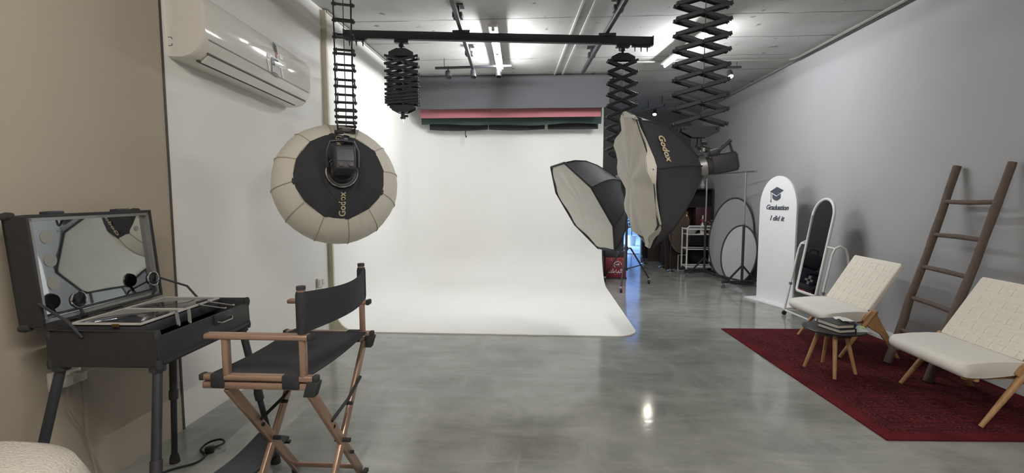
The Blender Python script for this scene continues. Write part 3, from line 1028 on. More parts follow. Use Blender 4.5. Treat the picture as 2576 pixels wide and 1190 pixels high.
o = MB().tube(smoothpath([Vector(p) for p in [(-1.31, 8.41, 2.60), (-1.315, 8.40, 2.52), (-1.30, 8.40, 2.47), (-1.295, 8.40, 2.50)]]), 0.008, n=6).build('pull_cord', black_cloth, None, origin=(-1.31, 8.41, 2.60))
tag(o, 'short dark pull cord dangling under the rolled backdrops', 'cord')
# brackets that hold the rolls, with chains
for x, lab in ((-2.12, 'black bracket with chains left of the rolled backdrops'), (1.13, 'black bracket with chains right of the rolled backdrops')):
    t = thing('backdrop_bracket', lab, 'bracket', (x, 8.3, ZC), 0, 'backdrop brackets')
    MB().box((x, 8.3, ZC - 0.03), (0.03, 0.55, 0.06)).build('bracket_bar', black_metal, t, bevel=0.004)
    for yy in (8.06, 8.20, 8.33, 8.46):
        MB().box((x, yy, 3.35), (0.02, 0.03, 0.12)).build('hook_plate', black_metal, t, bevel=0.003)
        MB().lathe([(0.01, -0.018), (0.045, -0.014), (0.045, 0.014), (0.01, 0.018)], (x, yy, 3.335), (1, 0, 0), n=14).build('chain_wheel', black_metal, t)
    for k in range(3):
        z = 3.24 - 0.12 * k
        MB().bar((x - 0.02, 8.04 + 0.02 * k, z), (x + 0.06, 8.04 + 0.02 * k, z), 0.015, 0.02).build('cross_bar', black_metal, t)
    MB().cyl((x + 0.03, 8.02, 3.34), (x + 0.03, 8.02, 2.92), 0.006, n=6).build('chain', black_metal, t)
    MB().cyl((x + 0.0, 8.1, 3.34), (x + 0.0, 8.1, 3.0), 0.006, n=6).build('chain', black_metal, t)

# ------------------------------------------------------------------ track spot lights
def track(label, p0, p1, heads, lit=(), warm=(1.0, 0.93, 0.8), power=14, cone=70):
    p0, p1 = Vector(p0), Vector(p1)
    t = thing('track_light', label, 'spot light', tuple((p0 + p1) / 2))
    MB().bar(p0, p1, 0.03, 0.03).build('track_bar', black_metal, t)
    d = p1 - p0
    for s in (0.12, 0.88):
        c = p0 + d * s
        MB().cyl(c, (c.x, c.y, ZC), 0.006, n=6).build('drop_rod', black_metal, t)
    for i, (s, aim) in enumerate(heads):
        c = p0 + d * s
        aim = Vector(aim).normalized()
        MB().cyl(c, c + Vector((0, 0, -0.06)), 0.008, n=8).build('stem', black_metal, t)
        q = c + Vector((0, 0, -0.09))
        h = MB().lathe([(0.012, -0.05), (0.034, -0.045), (0.04, 0.0), (0.042, 0.06), (0.036, 0.06), (0.034, 0.045), (0.0, 0.044)], q, aim, n=16).build('spot_head', black_metal, t)
        if i in lit:
            em = M('spot_glow', (255, 240, 220), 0.4, emit=warm, strength=55)
            MB().cyl(q + aim * 0.046, q + aim * 0.064, 0.033, n=16).build('lamp_glass', em, h)
            ld = bpy.data.lights.new('spot', 'SPOT')
            ld.energy = power
            ld.color = warm
            ld.spot_size = math.radians(cone)
            ld.spot_blend = 0.6
            ld.shadow_soft_size = 0.03
            lo = bpy.data.objects.new('spot_beam', ld)
            C.objects.link(lo)
            lo.location = q + aim * 0.09
            lo.rotation_euler = aim.to_track_quat('-Z', 'Y').to_euler()
    return t
track('black track with three unlit spot heads above the grey backdrop', (-1.53, 7.08, 3.29), (-0.44, 7.02, 3.29), [(0.17, (0.3, -0.5, -1)), (0.5, (0.1, -0.4, -1)), (0.83, (0.1, -0.3, -1))])
track('black track with a glowing spot head near the right wall', (2.32, 7.45, 3.33), (2.84, 7.45, 3.33), [(0.2, (0.0, -0.5, -1)), (0.70, (0.05, -0.55, -0.8))], lit=(1,))
track('far black track with a glowing spot above the storage corner', (2.12, 10.5, 3.24), (2.35, 9.9, 3.24), [(0.5, (-0.15, -0.5, -0.85))], lit=(0,), power=8, cone=110)

# ------------------------------------------------------------------ air conditioner
def air_con():
    y0, y1 = 2.965, 4.37
    zb = 2.31
    t = thing('air_conditioner', 'white split air conditioner high on the left wall', 'air conditioner', (XL, (y0 + y1) / 2, zb))
    tilt = lambda y: -0.045 * (y - (y0 + y1) / 2)
    prof = [(0, 0.0), (0.09, -0.005), (0.155, 0.012), (0.195, 0.045), (0.22, 0.085), (0.232, 0.13), (0.236, 0.2), (0.236, 0.30), (0.228, 0.35), (0.2, 0.385), (0.15, 0.40), (0, 0.40)]
    def extr(pr, ya, yb, name, mat, bevel=0.0, rnd=0.0):
        n = len(pr)
        secs = [(ya, 1.0), (yb, 1.0)] if not rnd else [(ya, 0.965), (ya + rnd * 0.4, 0.99), (ya + rnd, 1.0), (yb - rnd, 1.0), (yb - rnd * 0.4, 0.99), (yb, 0.965)]
        vv, fs = [], []
        for y, s in secs:
            for a, b in pr:
                vv.append(Vector((XL + a * s, y, zb + 0.2 + (b - 0.2) * s + tilt(y))))
        for j in range(len(secs) - 1):
            for i in range(n):
                i2 = (i + 1) % n
                fs.append((j * n + i, j * n + i2, (j + 1) * n + i2, (j + 1) * n + i))
        fs += [tuple(range(n)), tuple(range((len(secs) - 1) * n, len(secs) * n))]
        return MB().add(vv, fs).build(name, mat, t, smooth=32)
    acm = M('ac_white_gloss', (216, 213, 206), 0.08, var=0.01, spec=0.6)
    extr(prof, y0, y1, 'body', acm, rnd=0.03)
    dark = M('ac_gap', (84, 80, 74), 0.7)
    # outlet flap with dark gaps along it
    def strip(p, q, w_, name, mat, ya, yb):
        a = Vector((XL + p[0], ya, zb + p[1] + tilt(ya)))
        b = Vector((XL + p[0], yb, zb + p[1] + tilt(yb)))
        m = MB().bar(a, b, w_, q)
        return m.build(name, mat, t)
    strip((0.130, 0.000), 0.012, 0.014, 'outlet_gap', dark, y0 + 0.08, y1 - 0.11)
    strip((0.199, 0.044), 0.010, 0.005, 'flap_line', dark, y0 + 0.08, y1 - 0.05)
    strip((0.233, 0.118), 0.005, 0.004, 'panel_line', M('ac_seam', (150, 146, 140), 0.6), y0 + 0.05, y1 - 0.05)
    fl = [(0.145, -0.004), (0.198, 0.035), (0.203, 0.033), (0.15, -0.008)]
    extr(fl, y0 + 0.09, y1 - 0.1, 'outlet_flap', acm)
    # bracket-shaped mark on the near side panel
    for dz in (0.10, 0.15):
        MB().tube([(XL + 0.01, y0 - 0.001, zb + dz), (XL + 0.03, y0 - 0.001, zb + dz), (XL + 0.036, y0 - 0.001, zb + dz + (0.012 if dz > 0.12 else -0.012) * -1)], 0.002, n=5).build('clip_mark', dark, t)
    # energy label: hatched dark block, white strokes, grey bars
    xs = XL + 0.2385
    def lab(dy, dz, w_, h_, rgb, rot=0):
        yy = 3.77 + dy
        p = Vector((xs + 0.001, yy, zb + 0.20 + dz + tilt(yy)))
        MB().box(p, (0.002, w_, h_), rotm('X', rot)).build('energy_label', M('label_%d_%d_%d' % rgb, rgb, 0.6), t)
    for k in range(5):
        lab(0.0 + 0.004 * k, 0.145 - 0.013 * k, 0.05, 0.008, (70, 82, 76), -0.4)
    lab(0.022, 0.066, 0.018, 0.03, (190, 120, 112))
    lab(0.018, 0.088, 0.014, 0.01, (190, 176, 100))
    lab(0.09, 0.072, 0.05, 0.026, (236, 236, 232))
    lab(0.08, 0.035, 0.075, 0.012, (232, 232, 228))
    lab(0.085, -0.005, 0.055, 0.012, (236, 236, 232))
    lab(0.10, -0.045, 0.012, 0.075, (236, 236, 232), 0.35)
    lab(-0.085, 0.03, 0.045, 0.03, (236, 236, 232))
    lab(-0.095, -0.035, 0.014, 0.09, (228, 228, 224), 0.35)
    lab(-0.03, 0.01, 0.045, 0.055, (140, 140, 148))
    lab(0.02, 0.03, 0.05, 0.016, (110, 112, 120))
    lab(0.0, -0.04, 0.09, 0.06, (186, 184, 184))
    lab(0.0, -0.085, 0.09, 0.016, (110, 110, 114), -0.12)
air_con()

# wall sockets
def socket(y, z, x, label, plugs=0):
    t = thing('wall_socket', label, 'socket', (x, y, z))
    MB().box((x + 0.012, y, z), (0.024, 0.15, 0.09)).build('plate', white_plastic, t, bevel=0.004)
    for s in (-1, 1):
        MB().box((x + 0.026, y + s * 0.035, z), (0.004, 0.045, 0.055)).build('outlet', M('socket_outlet', (188, 186, 180), 0.5), t)
    for k in range(plugs):
        MB().box((x + 0.05, y - 0.035 + 0.07 * k, z - 0.005), (0.05, 0.04, 0.045)).build('plug', white_plastic, t, bevel=0.006)
        MB().tube(smoothpath([Vector((x + 0.06, y - 0.035 + 0.07 * k, z - 0.03)), Vector((x + 0.06, y - 0.03 + 0.07 * k, z - 0.15)), Vector((x + 0.04, y + 0.06, 0.3)), Vector((x + 0.05, y + 0.1 + 0.05 * k, 0.008))]), 0.004, n=6).build('plug_cable', M('pale_cable', (150, 146, 138), 0.6), t)
socket(2.15, 0.63, XL + 0.012, 'white wall socket with plugs below the make-up case', 2)
socket(4.9, 0.60, XL, 'small white wall socket beside the backdrop edge', 0)

# =================================================================== MAKE-UP CASE
def makeup_case():
    rz = 0.03
    o = Vector((-1.83, 2.22, 0))
    t = thing('makeup_case', 'black make-up trolley case on legs with lit-mirror lid open', 'make-up case', tuple(o), rz)
    Mx = MW[t.name]
    def Wp(x, y, z): return Mx @ Vector((x, y, z))
    R = rotm('Z', rz)
    hw, hl = 0.238, 0.335
    z0, z1 = 0.782, 0.94
    bm_ = M('case_black', (36, 36, 38), 0.55, var=0.1, scale=40, bump=0.1, bscale=200)
    body = MB()
    def b(mb, x, y, z, sx, sy, sz):
        return mb.box(Wp(x, y, z), (sx, sy, sz), R)
    b(body, 0, 0, z0 + 0.006, hw * 2, hl * 2, 0.012)
    b(body, -hw + 0.006, 0, (z0 + z1) / 2, 0.012, hl * 2, z1 - z0)
    b(body, hw - 0.006, 0, (z0 + z1) / 2 - 0.012, 0.012, hl * 2, z1 - z0 - 0.024)
    b(body, 0, -hl + 0.006, (z0 + z1) / 2, hw * 2, 0.012, z1 - z0)
    b(body, 0, hl - 0.006, (z0 + z1) / 2, hw * 2, 0.012, z1 - z0)
    body.build('case_body', bm_, t, bevel=0.006)
    # aluminium-black edging and rounded corners
    for sx in (-1, 1):
        for sy in (-1, 1):
            for z in (z0 + 0.012, z1 - 0.02):
                MB().lathe([(0.0, -0.024), (0.012, -0.02), (0.016, 0), (0.012, 0.02), (0, 0.024)], Wp(sx * (hw - 0.008), sy * (hl - 0.008), z), n=10).build('corner_guard', rubber, t)
    for z in (z0 + 0.02,):
        MB().bar(Wp(hw + 0.003, -hl + 0.02, z), Wp(hw + 0.003, hl - 0.02, z), 0.006, 0.012).build('edge_strip', black_metal, t)
    MB().box(Wp(hw + 0.004, 0.1, z1 - 0.05), (0.012, 0.14, 0.05), R).build('latch_plate', black_metal, t, bevel=0.004)
    MB().tube([Wp(hw + 0.01, 0.04, z1 - 0.06), Wp(hw + 0.022, 0.06, z1 - 0.068), Wp(hw + 0.022, 0.14, z1 - 0.068), Wp(hw + 0.01, 0.16, z1 - 0.06)], 0.004).build('latch_handle', steel, t)
    # trays with clear lids
    tr = MB()
    b(tr, -0.05, 0.02, z1 - 0.03, 0.30, 0.54, 0.05)
    trp = tr.build('tray', black_plastic, t, bevel=0.006)
    for (y0_, y1_) in ((-0.25, 0.015), (0.025, 0.29)):
        yc = (y0_ + y1_) / 2
        g = MB(); b(g, -0.05, yc, z1 + 0.004, 0.3, y1_ - y0_, 0.006)
        lidp = g.build('tray_lid', dark_glass, t, bevel=0.002)
        fr = MB()
        for sx in (-0.2, 0.1):
            b(fr, sx, yc, z1 + 0.006, 0.007, y1_ - y0_, 0.009)
        for sy in (y0_, y1_):
            b(fr, -0.05, sy, z1 + 0.006, 0.3, 0.007, 0.009)
        fr.build('lid_frame', M('lid_frame', (190, 186, 180), 0.35), lidp)
        for yy in (y0_ + 0.06,):
            h = MB(); b(h, 0.075, yc + 0.03, z1 + 0.011, 0.02, 0.06, 0.008); h.build('lid_catch', black_plastic, lidp)
    MB().box(Wp(0.0, -0.262, z1 + 0.002), (0.03, 0.006, 0.012), R).build('brass_clasp', M('brass', (150, 120, 60), 0.35, 0.8), t)
    # silver cantilever arms of the trays
    for (xa, ya, xb, yb) in ((0.12, -0.06, 0.21, -0.17), (0.145, -0.01, 0.225, -0.12), (0.12, 0.10, 0.215, 0.16), (0.12, 0.17, 0.215, 0.23)):
        m = MB().bar(Wp(xa, ya, z1 + 0.012), Wp(xb, yb, z1 - 0.02), 0.014, 0.003)
        arm = m.build('tray_arm', steel, t)
        for q in ((xa, ya, z1 + 0.012), (xb, yb, z1 - 0.02)):
            MB().cyl(Wp(*q) - Vector((0, 0, 0.003)), Wp(*q) + Vector((0, 0, 0.005)), 0.006, n=10).build('rivet', chrome, arm)
    # lid: leaning back from the hinge
    lean = 0.085
    ex = (Mx.to_3x3() @ Vector((0, 1, 0))).normalized()                 # along the hinge
    ey = (Mx.to_3x3() @ Vector((-math.sin(lean), 0, math.cos(lean)))).normalized()   # up the lid
    ez = ex.cross(ey).normalized()                                      # towards the front (+x)
    if ez.dot(Mx.to_3x3() @ Vector((1, 0, 0))) < 0:
        ez = -ez
    o2 = Wp(-hw - 0.005, 0.0, z1 + 0.012)
    LH, LT = 0.468, 0.105
    def L(u, v, d): return o2 + ex * u + ey * v + ez * d
    RL = Matrix((ex, ey, ex.cross(ey))).transposed()
    lid = MB()
    lid.box(L(0, LH / 2, -LT + 0.006), (hl * 2, LH, 0.012), RL)
    for s in (-1, 1):
        lid.box(L(s * (hl - 0.006), LH / 2, -LT / 2), (0.012, LH, LT), RL)
    lid.box(L(0, LH - 0.006, -LT / 2), (hl * 2, 0.012, LT), RL)
    lid.box(L(0, 0.006, -LT / 2), (hl * 2, 0.012, LT), RL)
    lp = lid.build('lid', bm_, t, bevel=0.006)
    for s in (-1, 1):
        for v in (0.0, LH):
            MB().lathe([(0.0, -0.026), (0.014, -0.022), (0.018, 0), (0.014, 0.022), (0, 0.026)], L(s * (hl - 0.006), v, -LT + 0.02), ez, n=10).build('corner_guard', rubber, lp)
    for u in (-0.17, 0.19):
        MB().box(L(u, LH + 0.006, -0.05), (0.08, 0.016, 0.04), RL).build('lid_latch', black_metal, lp, bevel=0.004)
    for s in (-1, 1):
        MB().box(L(s * 0.1, -0.008, -LT + 0.02), (0.09, 0.02, 0.03), RL).build('hinge', black_metal, lp)
    # mirror and its pale inner frame
    mir = M('mirror_glass', (214, 218, 218), 0.02, 1.0, var=0.0)
    mp_ = MB().box(L(0, LH / 2, -0.030), (hl * 2 - 0.03, LH - 0.03, 0.006), RL).build('mirror', mir, t)
    frm = M('mirror_frame', (150, 150, 150), 0.3, 0.6)
    for s in (-1, 1):
        MB().box(L(s * (hl - 0.021), LH / 2, -0.018), (0.014, LH - 0.03, 0.026), RL).build('mirror_frame_side', frm, mp_)
    for v in (0.02, LH - 0.02):
        MB().box(L(0, v, -0.018), (hl * 2 - 0.03, 0.014, 0.026), RL).build('mirror_frame_side', frm, mp_)
    MB().box(L(0, 0.038, -0.012), (hl * 2 - 0.06, 0.006, 0.012), RL).build('mirror_ledge', black_plastic, mp_)
    frost = M('frosted_spot', (132, 132, 127), 0.7)
    for v in (0.37, 0.27, 0.17):
        MB().cyl(L(-0.235, v, -0.0275), L(-0.235, v, -0.0245), 0.029, n=24).build('light_spot', frost, mp_)
    MB().cyl(L(0.252, 0.375, -0.0275), L(0.252, 0.375, -0.0245), 0.014, n=20).build('light_spot', frost, mp_)
    # two small round clip mirrors on necks
    for (u, v) in ((-0.2, 0.085), (0.235, 0.105)):
        c = L(u, v, 0.035)
        dm = MB().lathe([(0.0, -0.012), (0.032, -0.012), (0.036, -0.004), (0.036, 0.006), (0.03, 0.008), (0, 0.008)], c, ez, n=24).build('clip_mirror', M('clip_mirror_black', (18, 18, 20), 0.1), t)
        MB().tube([c + (ex * math.cos(a) + ey * math.sin(a)) * 0.035 + ez * 0.004 for a in [2 * PI * i / 24 for i in range(24)]], 0.004, closed=True).build('chrome_rim', chrome, dm)
        MB().tube([c - ey * 0.03, c - ey * 0.06 + ex * 0.012, c - ey * 0.085 + ex * 0.01 - ez * 0.02], 0.007).build('neck', black_plastic, dm)
    # folding stays
    MB().tube([L(hl + 0.004, 0.1, -0.02), Wp(-hw + 0.13, hl + 0.006, z1 + 0.06), Wp(-hw + 0.2, hl + 0.004, z1 - 0.02)], 0.006).build('lid_stay', black_metal, t)
    MB().tube([L(-hl - 0.004, 0.1, 0.0), Wp(-hw + 0.1, -hl - 0.004, z1 + 0.04), Wp(-hw + 0.16, -hl - 0.002, z1 - 0.03)], 0.006).build('lid_stay', black_metal, t)
    # legs
    feet = [((-hw + 0.03, -hl + 0.03), (-2.14, 1.76)), ((hw - 0.03, -hl + 0.03), (-1.52, 1.73)), ((-hw + 0.06, hl - 0.03), (-2.058, 2.53)), ((hw - 0.03, hl - 0.03), (-1.488, 2.56))]
    for (a, f) in feet:
        top = Wp(a[0], a[1], z0)
        ft = Vector((f[0], f[1], 0.0))
        mid = top.lerp(ft, 0.5)
        lg = MB().cyl(top, mid, 0.019, n=14).build('leg', black_metal, t)
        MB().cyl(mid, ft + Vector((0, 0, 0.03)), 0.0155, n=14).build('leg_extension', black_metal, lg)
        MB().cyl(mid + (top - mid).normalized() * 0.03, mid - (top - mid).normalized() * 0.02, 0.023, n=14).build('leg_clamp', black_plastic, lg)
        MB().lathe([(0.018, 0.05), (0.024, 0.03), (0.027, 0.0)], (ft.x, ft.y, 0), n=14).build('rubber_foot', rubber, lg)
        MB().cyl(top + Vector((0, 0, 0.004)), top - Vector((0, 0, 0.02)), 0.032, n=14).build('leg_mount', black_metal, t)
makeup_case()

# loose cable with plug on the floor
t = thing('power_cable', 'black cable with plug curled on the floor by the make-up case', 'cable', (-1.95, 2.62, 0))
MB().tube(smoothpath([Vector(p) for p in [(-2.12, 2.28, 0.006), (-2.02, 2.44, 0.006), (-1.93, 2.52, 0.006), (-1.93, 2.60, 0.006), (-2.0, 2.66, 0.006), (-1.99, 2.72, 0.02), (-1.93, 2.74, 0.03), (-1.89, 2.71, 0.025), (-1.92, 2.66, 0.02)]]), 0.006, n=8).build('cord', rubber, t)
MB().box((-1.93, 2.64, 0.02), (0.05, 0.035, 0.035), rotm('Z', 0.5)).build('plug', rubber, t, bevel=0.008)

# boucle pouf in the near left corner
def pouf():
    c = Vector((-1.80, 1.15, 0))
    bl = M('boucle_wool', (206, 200, 190), 0.95, var=0.08, scale=90, bump=1.0, bscale=110)
    t = thing('boucle_pouf', 'round cream bouclé pouf cut off by the lower left corner', 'pouf', tuple(c))
    prof = [(0.36, 0.05), (0.42, 0.09), (0.45, 0.2), (0.46, 0.46), (0.45, 0.56), (0.42, 0.625), (0.35, 0.665), (0.22, 0.68), (0.0, 0.685)]
    MB().lathe(prof, c, n=48).build('cushion', bl, t, smooth=60)
    MB().tube([c + Vector((math.cos(a) * 0.445, math.sin(a) * 0.445, 0.46)) for a in [2 * PI * i / 40 for i in range(40)]], 0.007, closed=True).build('seam_piping', bl, t)
    MB().cyl((c.x, c.y, 0), (c.x, c.y, 0.055), 0.33, n=32).build('plinth', black_plastic, t)
pouf()

# =================================================================== DIRECTOR'S CHAIR
def director_chair():
    yn, yf = 1.93, 2.60
    t = thing('director_chair', 'tall bronze director\'s chair with black canvas seat and back', 'chair', (-1.17, 2.26, 0))
    zr, za = 0.74, 0.915
    def oval(a, b, w_=0.034, h_=0.026, name='rail', mat=bronze, bevel=0.008):
        return MB().bar(a, b, w_, h_).build(name, mat, t, bevel=bevel, seg=3)
    for y, sy in ((yn, -1), (yf, 1)):
        rail = oval((-1.415, y, zr), (-0.935, y, zr), 0.036, 0.026, 'seat_rail')
        MB().bar((-1.42, y, zr - 0.034), (-0.94, y, zr - 0.034), 0.03, 0.03).build('rail_channel', bronze, t, bevel=0.006)
        for x in (-1.42, -0.935):
            MB().box((x, y, zr), (0.022, 0.038, 0.028)).build('end_cap', rubber, rail, bevel=0.006)
        MB().prism([(0, 0.02), (0.05, 0.02), (0.03, -0.045), (-0.02, -0.045)], (-0.965, y + 0.02, zr - 0.03), (1, 0, 0), (0, 0, 1), 0.04).build('corner_bracket', rubber, t, bevel=0.004)
        arm = oval((-1.40, y, za), (-0.955, y, za), 0.046, 0.024, 'armrest')
        MB().box((-0.948, y, za), (0.02, 0.05, 0.028)).build('end_cap', rubber, arm, bevel=0.006)
        # arm posts
        oval((-1.315, y, zr), (-1.315, y, za), 0.034, 0.026, 'arm_post')
        oval((-0.985, y, zr), (-0.985, y, za), 0.034, 0.026, 'arm_post')
        # back post
        bp = MB().cyl((-0.985, y, za), (-0.985, y, 1.115), 0.0165, n=16).build('back_post', bronze, t)
        MB().cyl((-0.985, y, 1.113), (-0.985, y, 1.128), 0.0185, n=16).build('post_cap', black_plastic, bp)
        # seat straps wrapped round the rail
        for x0_, w_ in ((-1.35, 0.06), (-1.035, 0.075)):
            MB().box((x0_, y, zr - 0.014), (w_, 0.044, 0.062)).build('seat_strap', canvas_black, t, bevel=0.008)
    # seat: sagging canvas with turned side edges
    def seat(u, v):
        x = -1.39 + 0.43 * u
        y = yn + 0.005 + (yf - yn - 0.01) * v
        return (x, y, zr + 0.012 - 0.014 * math.sin(PI * v))
    MB().grid(seat, 6, 20).build('seat', canvas_black, t, solid=0.004, smooth=60)
    # back band, bowed backwards, with sleeves on the posts
    def back(u, v):
        y = yn + (yf - yn) * u
        x = -0.985 + 0.055 * math.sin(PI * u) + 0.018
        z = 0.935 + 0.17 * v - 0.022 * math.sin(PI * u) * (v - 0.2)
        return (x, y, z)
    MB().grid(back, 20, 5).build('backrest', canvas_black, t, solid=0.004, smooth=60)
    for y in (yn, yf):
        MB().lathe([(0.0195, 0.93), (0.023, 0.95), (0.023, 1.09), (0.0195, 1.105)], (-0.985, y, 0), n=16).build('back_sleeve', canvas_black, t)
    # crossed legs, one pair at the front (x -1.33), one at the rear
    zt = zr - 0.045
    for x_, xf in ((-1.31, -1.335), (-1.0, -0.95)):
        a0, a1 = Vector((x_, yn + 0.01, zt)), Vector((xf, 2.49, 0.012))
        b0, b1 = Vector((x_ + 0.028, yf - 0.01, zt)), Vector((xf - 0.03, 2.03, 0.012))
        for a, b in ((a0, a1), (b0, b1)):
            lg = MB().bar(a, b, 0.018, 0.044, up=(1, 0, 0)) if False else None
            d = (b - a).normalized()
            xx = Vector((1, 0, 0))
            yy = d.cross(xx).normalized()
            R = Matrix((xx, yy, xx.cross(yy))).transposed()
            m = MB().box((a + b) / 2, (0.022, 0.048, (b - a).length), R)
            lg = m.build('leg', bronze, t, bevel=0.006)
            MB().box(b + Vector((0, 0, -0.002)), (0.024, 0.05, 0.02)).build('foot_pad', rubber, lg, bevel=0.004)
        # pivots
        s = 0.56
        c = a0.lerp(a1, s)
        MB().cyl(c - Vector((0.03, 0, 0)), c + Vector((0.045, 0, 0)), 0.011, n=12).build('pivot_bolt', rubber, t)
        for s2 in (0.4, 0.72):
            c2 = a0.lerp(a1, s2)
            MB().cyl(c2 - Vector((0.014, 0, 0)), c2 + Vector((0.016, 0, 0)), 0.009, n=10).build('bolt', rubber, t)
        # folding brace from the far leg down to the near leg
        p, q = b0.lerp(b1, 0.22) + Vector((0.02, 0, 0)), a0.lerp(a1, 0.34) + Vector((0.02, 0, 0))
        mid = p.lerp(q, 0.5) + Vector((0.006, 0, -0.008))
        MB().tube([p, mid, q], 0.008, n=8).build('folding_brace', rubber, t)
        MB().cyl(mid + Vector((-0.01, 0, -0.02)), mid + Vector((0.02, 0, -0.02)), 0.009, n=10).build('brace_joint', rubber, t)
    # stretchers joining front and rear legs near the floor
    for y in (2.46, 2.06):
        oval((-1.335, y, 0.055), (-0.965, y, 0.055), 0.02, 0.022, 'stretcher', bevel=0.005)
    # footrest plate
    def foot(u, v):
        y = 2.03 + 0.45 * u
        x = -1.36 - 0.17 * v
        return (x, y, 0.20 - 0.02 * math.sin(PI * u) + 0.015 * v)
    MB().grid(foot, 12, 4).build('footrest', M('footrest_black', (52, 54, 60), 0.55), t, solid=0.012, smooth=50)
    for y in (2.06, 2.45):
        MB().bar((-1.34, y, 0.185), (-1.52, y, 0.19), 0.02, 0.014).build('footrest_arm', black_metal, t)
director_chair()

# =================================================================== RIGHT SIDE
RUGC = (2.80, 4.315, 0)
rug = MB()
def rugf(u, v):
    return (RUGC[0] - 0.745 + 1.49 * u, RUGC[1] - 1.255 + 2.51 * v, 0.0012 + 0.0008 * math.sin(u * 9) * math.sin(v * 13))
rug.grid(rugf, 20, 34)
o = rug.build('rug', rug_mat(), None, origin=RUGC, solid=-0.008)
o.rotation_euler = (0, 0, 0.042)
tag(o, 'dark red patterned rug under the lounge chairs', 'rug')

def lounge_chair():
    t = thing('lounge_chair', 'x', 'chair', (0, 0, 0))
    # local frame: seat front edge at x=0, faces -x, width along y (-0.36..0.36)
    hw = 0.335
    # A-frame sides
    for s in (-1, 1):
        y = s * (hw + 0.022)
        apex = Vector((0.42, y, 0.425))
        # front leg, round and tapering to the floor
        lg = MB().tube([apex + Vector((0.02, 0, 0.02)), apex.lerp(Vector((0.135, y + s * 0.01, 0.0)), 0.25), Vector((0.135, y + s * 0.01, 0.009))], [0.021, 0.022, 0.014], n=12).build('front_leg', oak, t)
        # boomerang rear leg
        poly = [(0.355, 0.40), (0.40, 0.445), (0.445, 0.43), (0.50, 0.33), (0.60, 0.16), (0.675, 0.009), (0.64, 0.009), (0.555, 0.15), (0.49, 0.23), (0.44, 0.26), (0.40, 0.285), (0.33, 0.36)]
        poly = [(a - 0.01, b) for a, b in poly]
        MB().prism(poly, (0, y + 0.013, 0), (1, 0, 0), (0, 0, 1), 0.026).build('rear_leg', oak, t, bevel=0.005)
        # back rail
        MB().bar((0.385, s * (hw - 0.02), 0.40), (0.665, s * (hw - 0.02), 0.855), 0.028, 0.034).build('back_rail', oak, t, bevel=0.007)
        # seat rail under the cushion
        MB().bar((0.05, s * (hw - 0.03), 0.315), (0.46, s * (hw - 0.03), 0.335), 0.03, 0.035).build('seat_rail', oak, t, bevel=0.006)
    for x, z in ((0.425, 0.36), (0.12, 0.305)):
        MB().bar((x, -hw, z), (x, hw, z), 0.03, 0.03).build('cross_rail', oak, t, bevel=0.006)
    MB().bar((0.665, -hw + 0.01, 0.835), (0.665, hw - 0.01, 0.835), 0.024, 0.03).build('top_rail', oak, t, bevel=0.006)
    # seat cushion, thick with a rounded nose
    prof = []
    for i in range(9):
        a = PI / 2 + PI * i / 8
        prof.append((0.055 + 0.055 * math.cos(a), 0.365 + 0.052 * math.sin(a)))
    prof = prof[::-1]        # low -> high round the nose
    prof = prof + [(0.16, 0.43), (0.28, 0.437), (0.40, 0.435), (0.45, 0.43)] + [(0.46, 0.36), (0.3, 0.335), (0.15, 0.315)]
    m = MB()
    secs = [(-hw - 0.012, 0.90), (-hw, 0.975), (-hw + 0.03, 1.0), (0, 1.012), (hw - 0.03, 1.0), (hw, 0.975), (hw + 0.012, 0.90)]
    n = len(prof)
    vv, fs = [], []
    for y, s in secs:
        for a, b in prof:
            vv.append(Vector((0.23 + (a - 0.23) * (s if s < 1 else 1), y, 0.38 + (b - 0.38) * s)))
    for j in range(len(secs) - 1):
        for i in range(n):
            i2 = (i + 1) % n
            fs.append((j * n + i, j * n + i2, (j + 1) * n + i2, (j + 1) * n + i))
    fs += [tuple(range(n)), tuple(range((len(secs) - 1) * n, len(secs) * n))]
    m.add(vv, fs).build('seat_cushion', cream, t, smooth=50)
    # woven back: straps across and up, over and under
    p0, p1 = Vector((0.40, 0, 0.425)), Vector((0.668, 0, 0.862))
    up = (p1 - p0)
    L_ = up.length
    up.normalize()
    nrm = Vector((-up.z, 0, up.x))
    nh, nv = 10, 13
    w = hw - 0.005
    amp = 0.0035
    for i in range(nh):
        h = (i + 0.5) / nh * L_
        bw = L_ / nh * 0.93
        def fn(u, v, i=i, h=h, bw=bw):
            y = -w + 2 * w * u
            ph = u * nv * PI
            off = amp * math.sin(ph + (PI if i % 2 else 0)) + 0.022
            return p0 + up * (h + (v - 0.5) * bw) + Vector((0, y, 0)) + nrm * off
        MB().grid(fn, nv * 2, 1).build('webbing_strap', webbing, t, solid=0.002, smooth=60)
    for j in range(nv):
        yc = -w + 2 * w * (j + 0.5) / nv
        bw = 2 * w / nv * 0.93
        def fn(u, v, j=j, yc=yc, bw=bw):
            ph = v * nh * PI
            off = -amp * math.sin(ph + (PI if j % 2 else 0)) + 0.022
            return p0 + up * (v * L_) + Vector((0, yc + (u - 0.5) * bw, 0)) + nrm * off
        MB().grid(fn, 1, nh * 2).build('webbing_strap', webbing, t, solid=0.002, smooth=60)
    # turned edges round the rails, with slots
    for s in (-1, 1):
        MB().bar(p0 + Vector((0.01, s * (w + 0.004), 0.01)) + nrm * 0.008, p1 + Vector((-0.004, s * (w + 0.004), -0.01)) + nrm * 0.008, 0.01, 0.034).build('webbing_edge', webbing, t, bevel=0.004)
    return t
ch1 = lounge_chair()
ch2 = copy_tree(ch1)
ch1.location = (2.59, 4.95, 0.004)
ch1.rotation_euler = (0, 0, 0.0)
ch2.location = (2.69, 3.60, 0.004)
ch2.rotation_euler = (0, 0, -0.02)
tag(ch1, 'cream webbed oak lounge chair behind the small black table', 'chair', 'pair of lounge chairs on the rug')
